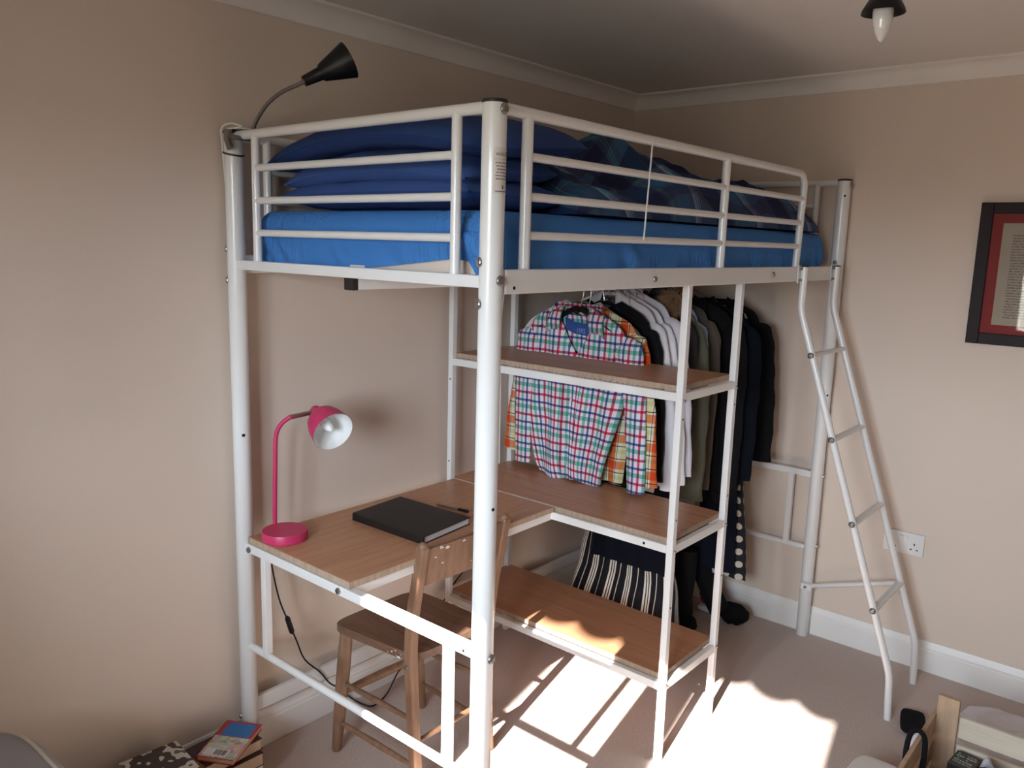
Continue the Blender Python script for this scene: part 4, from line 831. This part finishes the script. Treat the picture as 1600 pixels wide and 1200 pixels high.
m.build('lid_print', 'print_pale', tb, smooth=False); MB().lathe([(0, 0.0008), (0.005, 0.0008), (0.005, 0)], TC+RB @ Vector((0.022, 0.018, 0.0375)), (0, 0, 1), 10).build('lid_emblem', 'print_rose', tb)
m = MB()
for k in range(4): m.box(TC + RB @ Vector((-0.022+0.014*k, -0.0428, 0.012-0.010*(k % 2))), (0.008, 0.0006, 0.010), RB)
m.build('side_print', 'print_pale', tb, smooth=False)
pc = tag(empty('folded_cloth', (1.92, -0.88, 0.09)), 'pale blue cotton cloth bunched inside the crate', 'cloth')
def cl_(top):
    def g(u, v):
        x = 1.802+0.235*u; y = -0.985+0.205*v; ridge = math.exp(-((u-0.07)/0.10)**2)*0.075*v + 0.060*math.exp(-((v-0.45-0.2*u)/0.20)**2)
        z = 0.094+(0.030+ridge+0.020*fbm(u*4, v*4, 2)+0.010*math.sin(22*v+9*u))*(1-abs(2*u-1)**12)**0.5*(1-abs(2*v-1)**12)**0.5 if top else 0.092
        return Vector((x, y, max(z, 0.092)))
    return g
m = MB(); m.grid(cl_(True), 40, 40); m.grid(cl_(False), 40, 40); m.build('cloth_folds', 'pale_blue_cloth', pc, angle=85)
ty = tag(empty('toy', (1.715, -0.90, 0.09)), 'orange, blue and yellow plastic toy inside the crate', 'toy')
lump('orange_body', 'orange', ty, (1.735, -0.930, 0.125), (0.034, 0.030, 0.032), 1); lump('blue_end', 'toy_blue', ty, (1.706, -0.938, 0.115), (0.013, 0.02, 0.022), 2); lump('yellow_knob', 'toy_yellow', ty, (1.730, -0.962, 0.140), (0.014, 0.010, 0.012), 3)
tag(MB().tube(smooth([(1.648, -1.00, 0.16), (1.643, -0.985, 0.22), (1.646, -0.965, 0.262), (1.662, -0.955, 0.273), (1.682, -0.965, 0.262), (1.690, -0.985, 0.22), (1.690, -1.01, 0.15), (1.700, -1.04, 0.10)], 6), 0.0075, 10).build('black_strap', 'black_cloth'), 'black strap looped over the crate side slat', 'strap')
tag(MB().tube(smooth([(1.770, -1.00, 0.10), (1.780, -0.985, 0.16), (1.800, -0.962, 0.205), (1.835, -0.935, 0.218), (1.870, -0.925, 0.210), (1.905, -0.93, 0.195), (1.94, -0.96, 0.15), (1.95, -1.0, 0.10)], 6), 0.0085, 10).build('bag_handle', 'black_cloth'), 'black bag handle arching over the pale blue cloth', 'handle')
sk = tag(empty('sock', (1.545, -0.44, 0)), 'black sock lying on the carpet behind the crate', 'sock')
MB().grid(lambda u, v: Vector((1.545, -0.455, 0.016)) + Matrix.Rotation(0.25, 3, 'Z') @ Vector((0.040*math.copysign(abs(math.cos(2*PI*u))**0.5, math.cos(2*PI*u))*math.sin(PI*v)**0.5, 0.078*math.copysign(abs(math.sin(2*PI*u))**0.5, math.sin(2*PI*u))*math.sin(PI*v)**0.5, 0.016*math.cos(PI*v)*(1+0.2*fbm(u*6, v*3)))), 30, 12, loop=True).build('sock_body', 'black_cloth', sk, angle=85)
ws = tag(empty('white_sock', (1.585, -0.575, 0)), 'balled white sock on the carpet next to the black sock', 'sock'); lump('sock_ball', 'white_cloth', ws, (1.600, -0.600, 0.031), (0.034, 0.05, 0.030), 7)
tu = tag(empty('plastic_tub', (1.56, -1.1, 0)), 'translucent white plastic tub beside the crate', 'tub')
pw = lambda q, e: math.copysign(abs(q)**e, q)
MB().grid(lambda u, v: Vector((1.568+(0.066-0.012*(1-v))*pw(math.cos(2*PI*u), 0.4), -1.09+(0.185-0.012*(1-v))*pw(math.sin(2*PI*u), 0.4), 0.098*v)), 60, 4, loop=True).build('tub_body', 'tub_white', tu, solid=0.002, angle=60)
MB().grid(lambda u, v: Vector((1.568+0.071*pw(math.cos(2*PI*u), 0.4)*math.sin(PI*v)**0.2, -1.09+0.190*pw(math.sin(2*PI*u), 0.4)*math.sin(PI*v)**0.2, 0.103+0.006*math.cos(PI*v))), 60, 10, loop=True).build('tub_lid', 'tub_white', tu, angle=60)
gc = tag(empty('trousers', (1.85, -0.35, 0)), 'crumpled pale grey trousers on the carpet between crate and baseboard', 'trousers')
def gt(top):
    def g(u, v):
        x = 1.665+0.50*u+0.05*(1-v)*0-0.03*math.sin(PI*v); y = -0.72+0.60*v-0.06*(1-u)*v; e = (1-abs(2*u-1)**10)**0.5*(1-abs(2*v-1)**10)**0.5
        z = 0.003+(0.038+0.030*fbm(u*3, v*3.5, 4)+0.018*math.sin(11*v+7*u+3*fbm(u*2, v*2))+0.008*fbm(u*11, v*11))*e
        return Vector((x, y, max(0.004, z) if top else 0.002))
    return g
m = MB(); m.grid(gt(True), 60, 60); m.grid(gt(False), 60, 60); m.build('trouser_cloth', 'grey_cloth', gc, angle=85)
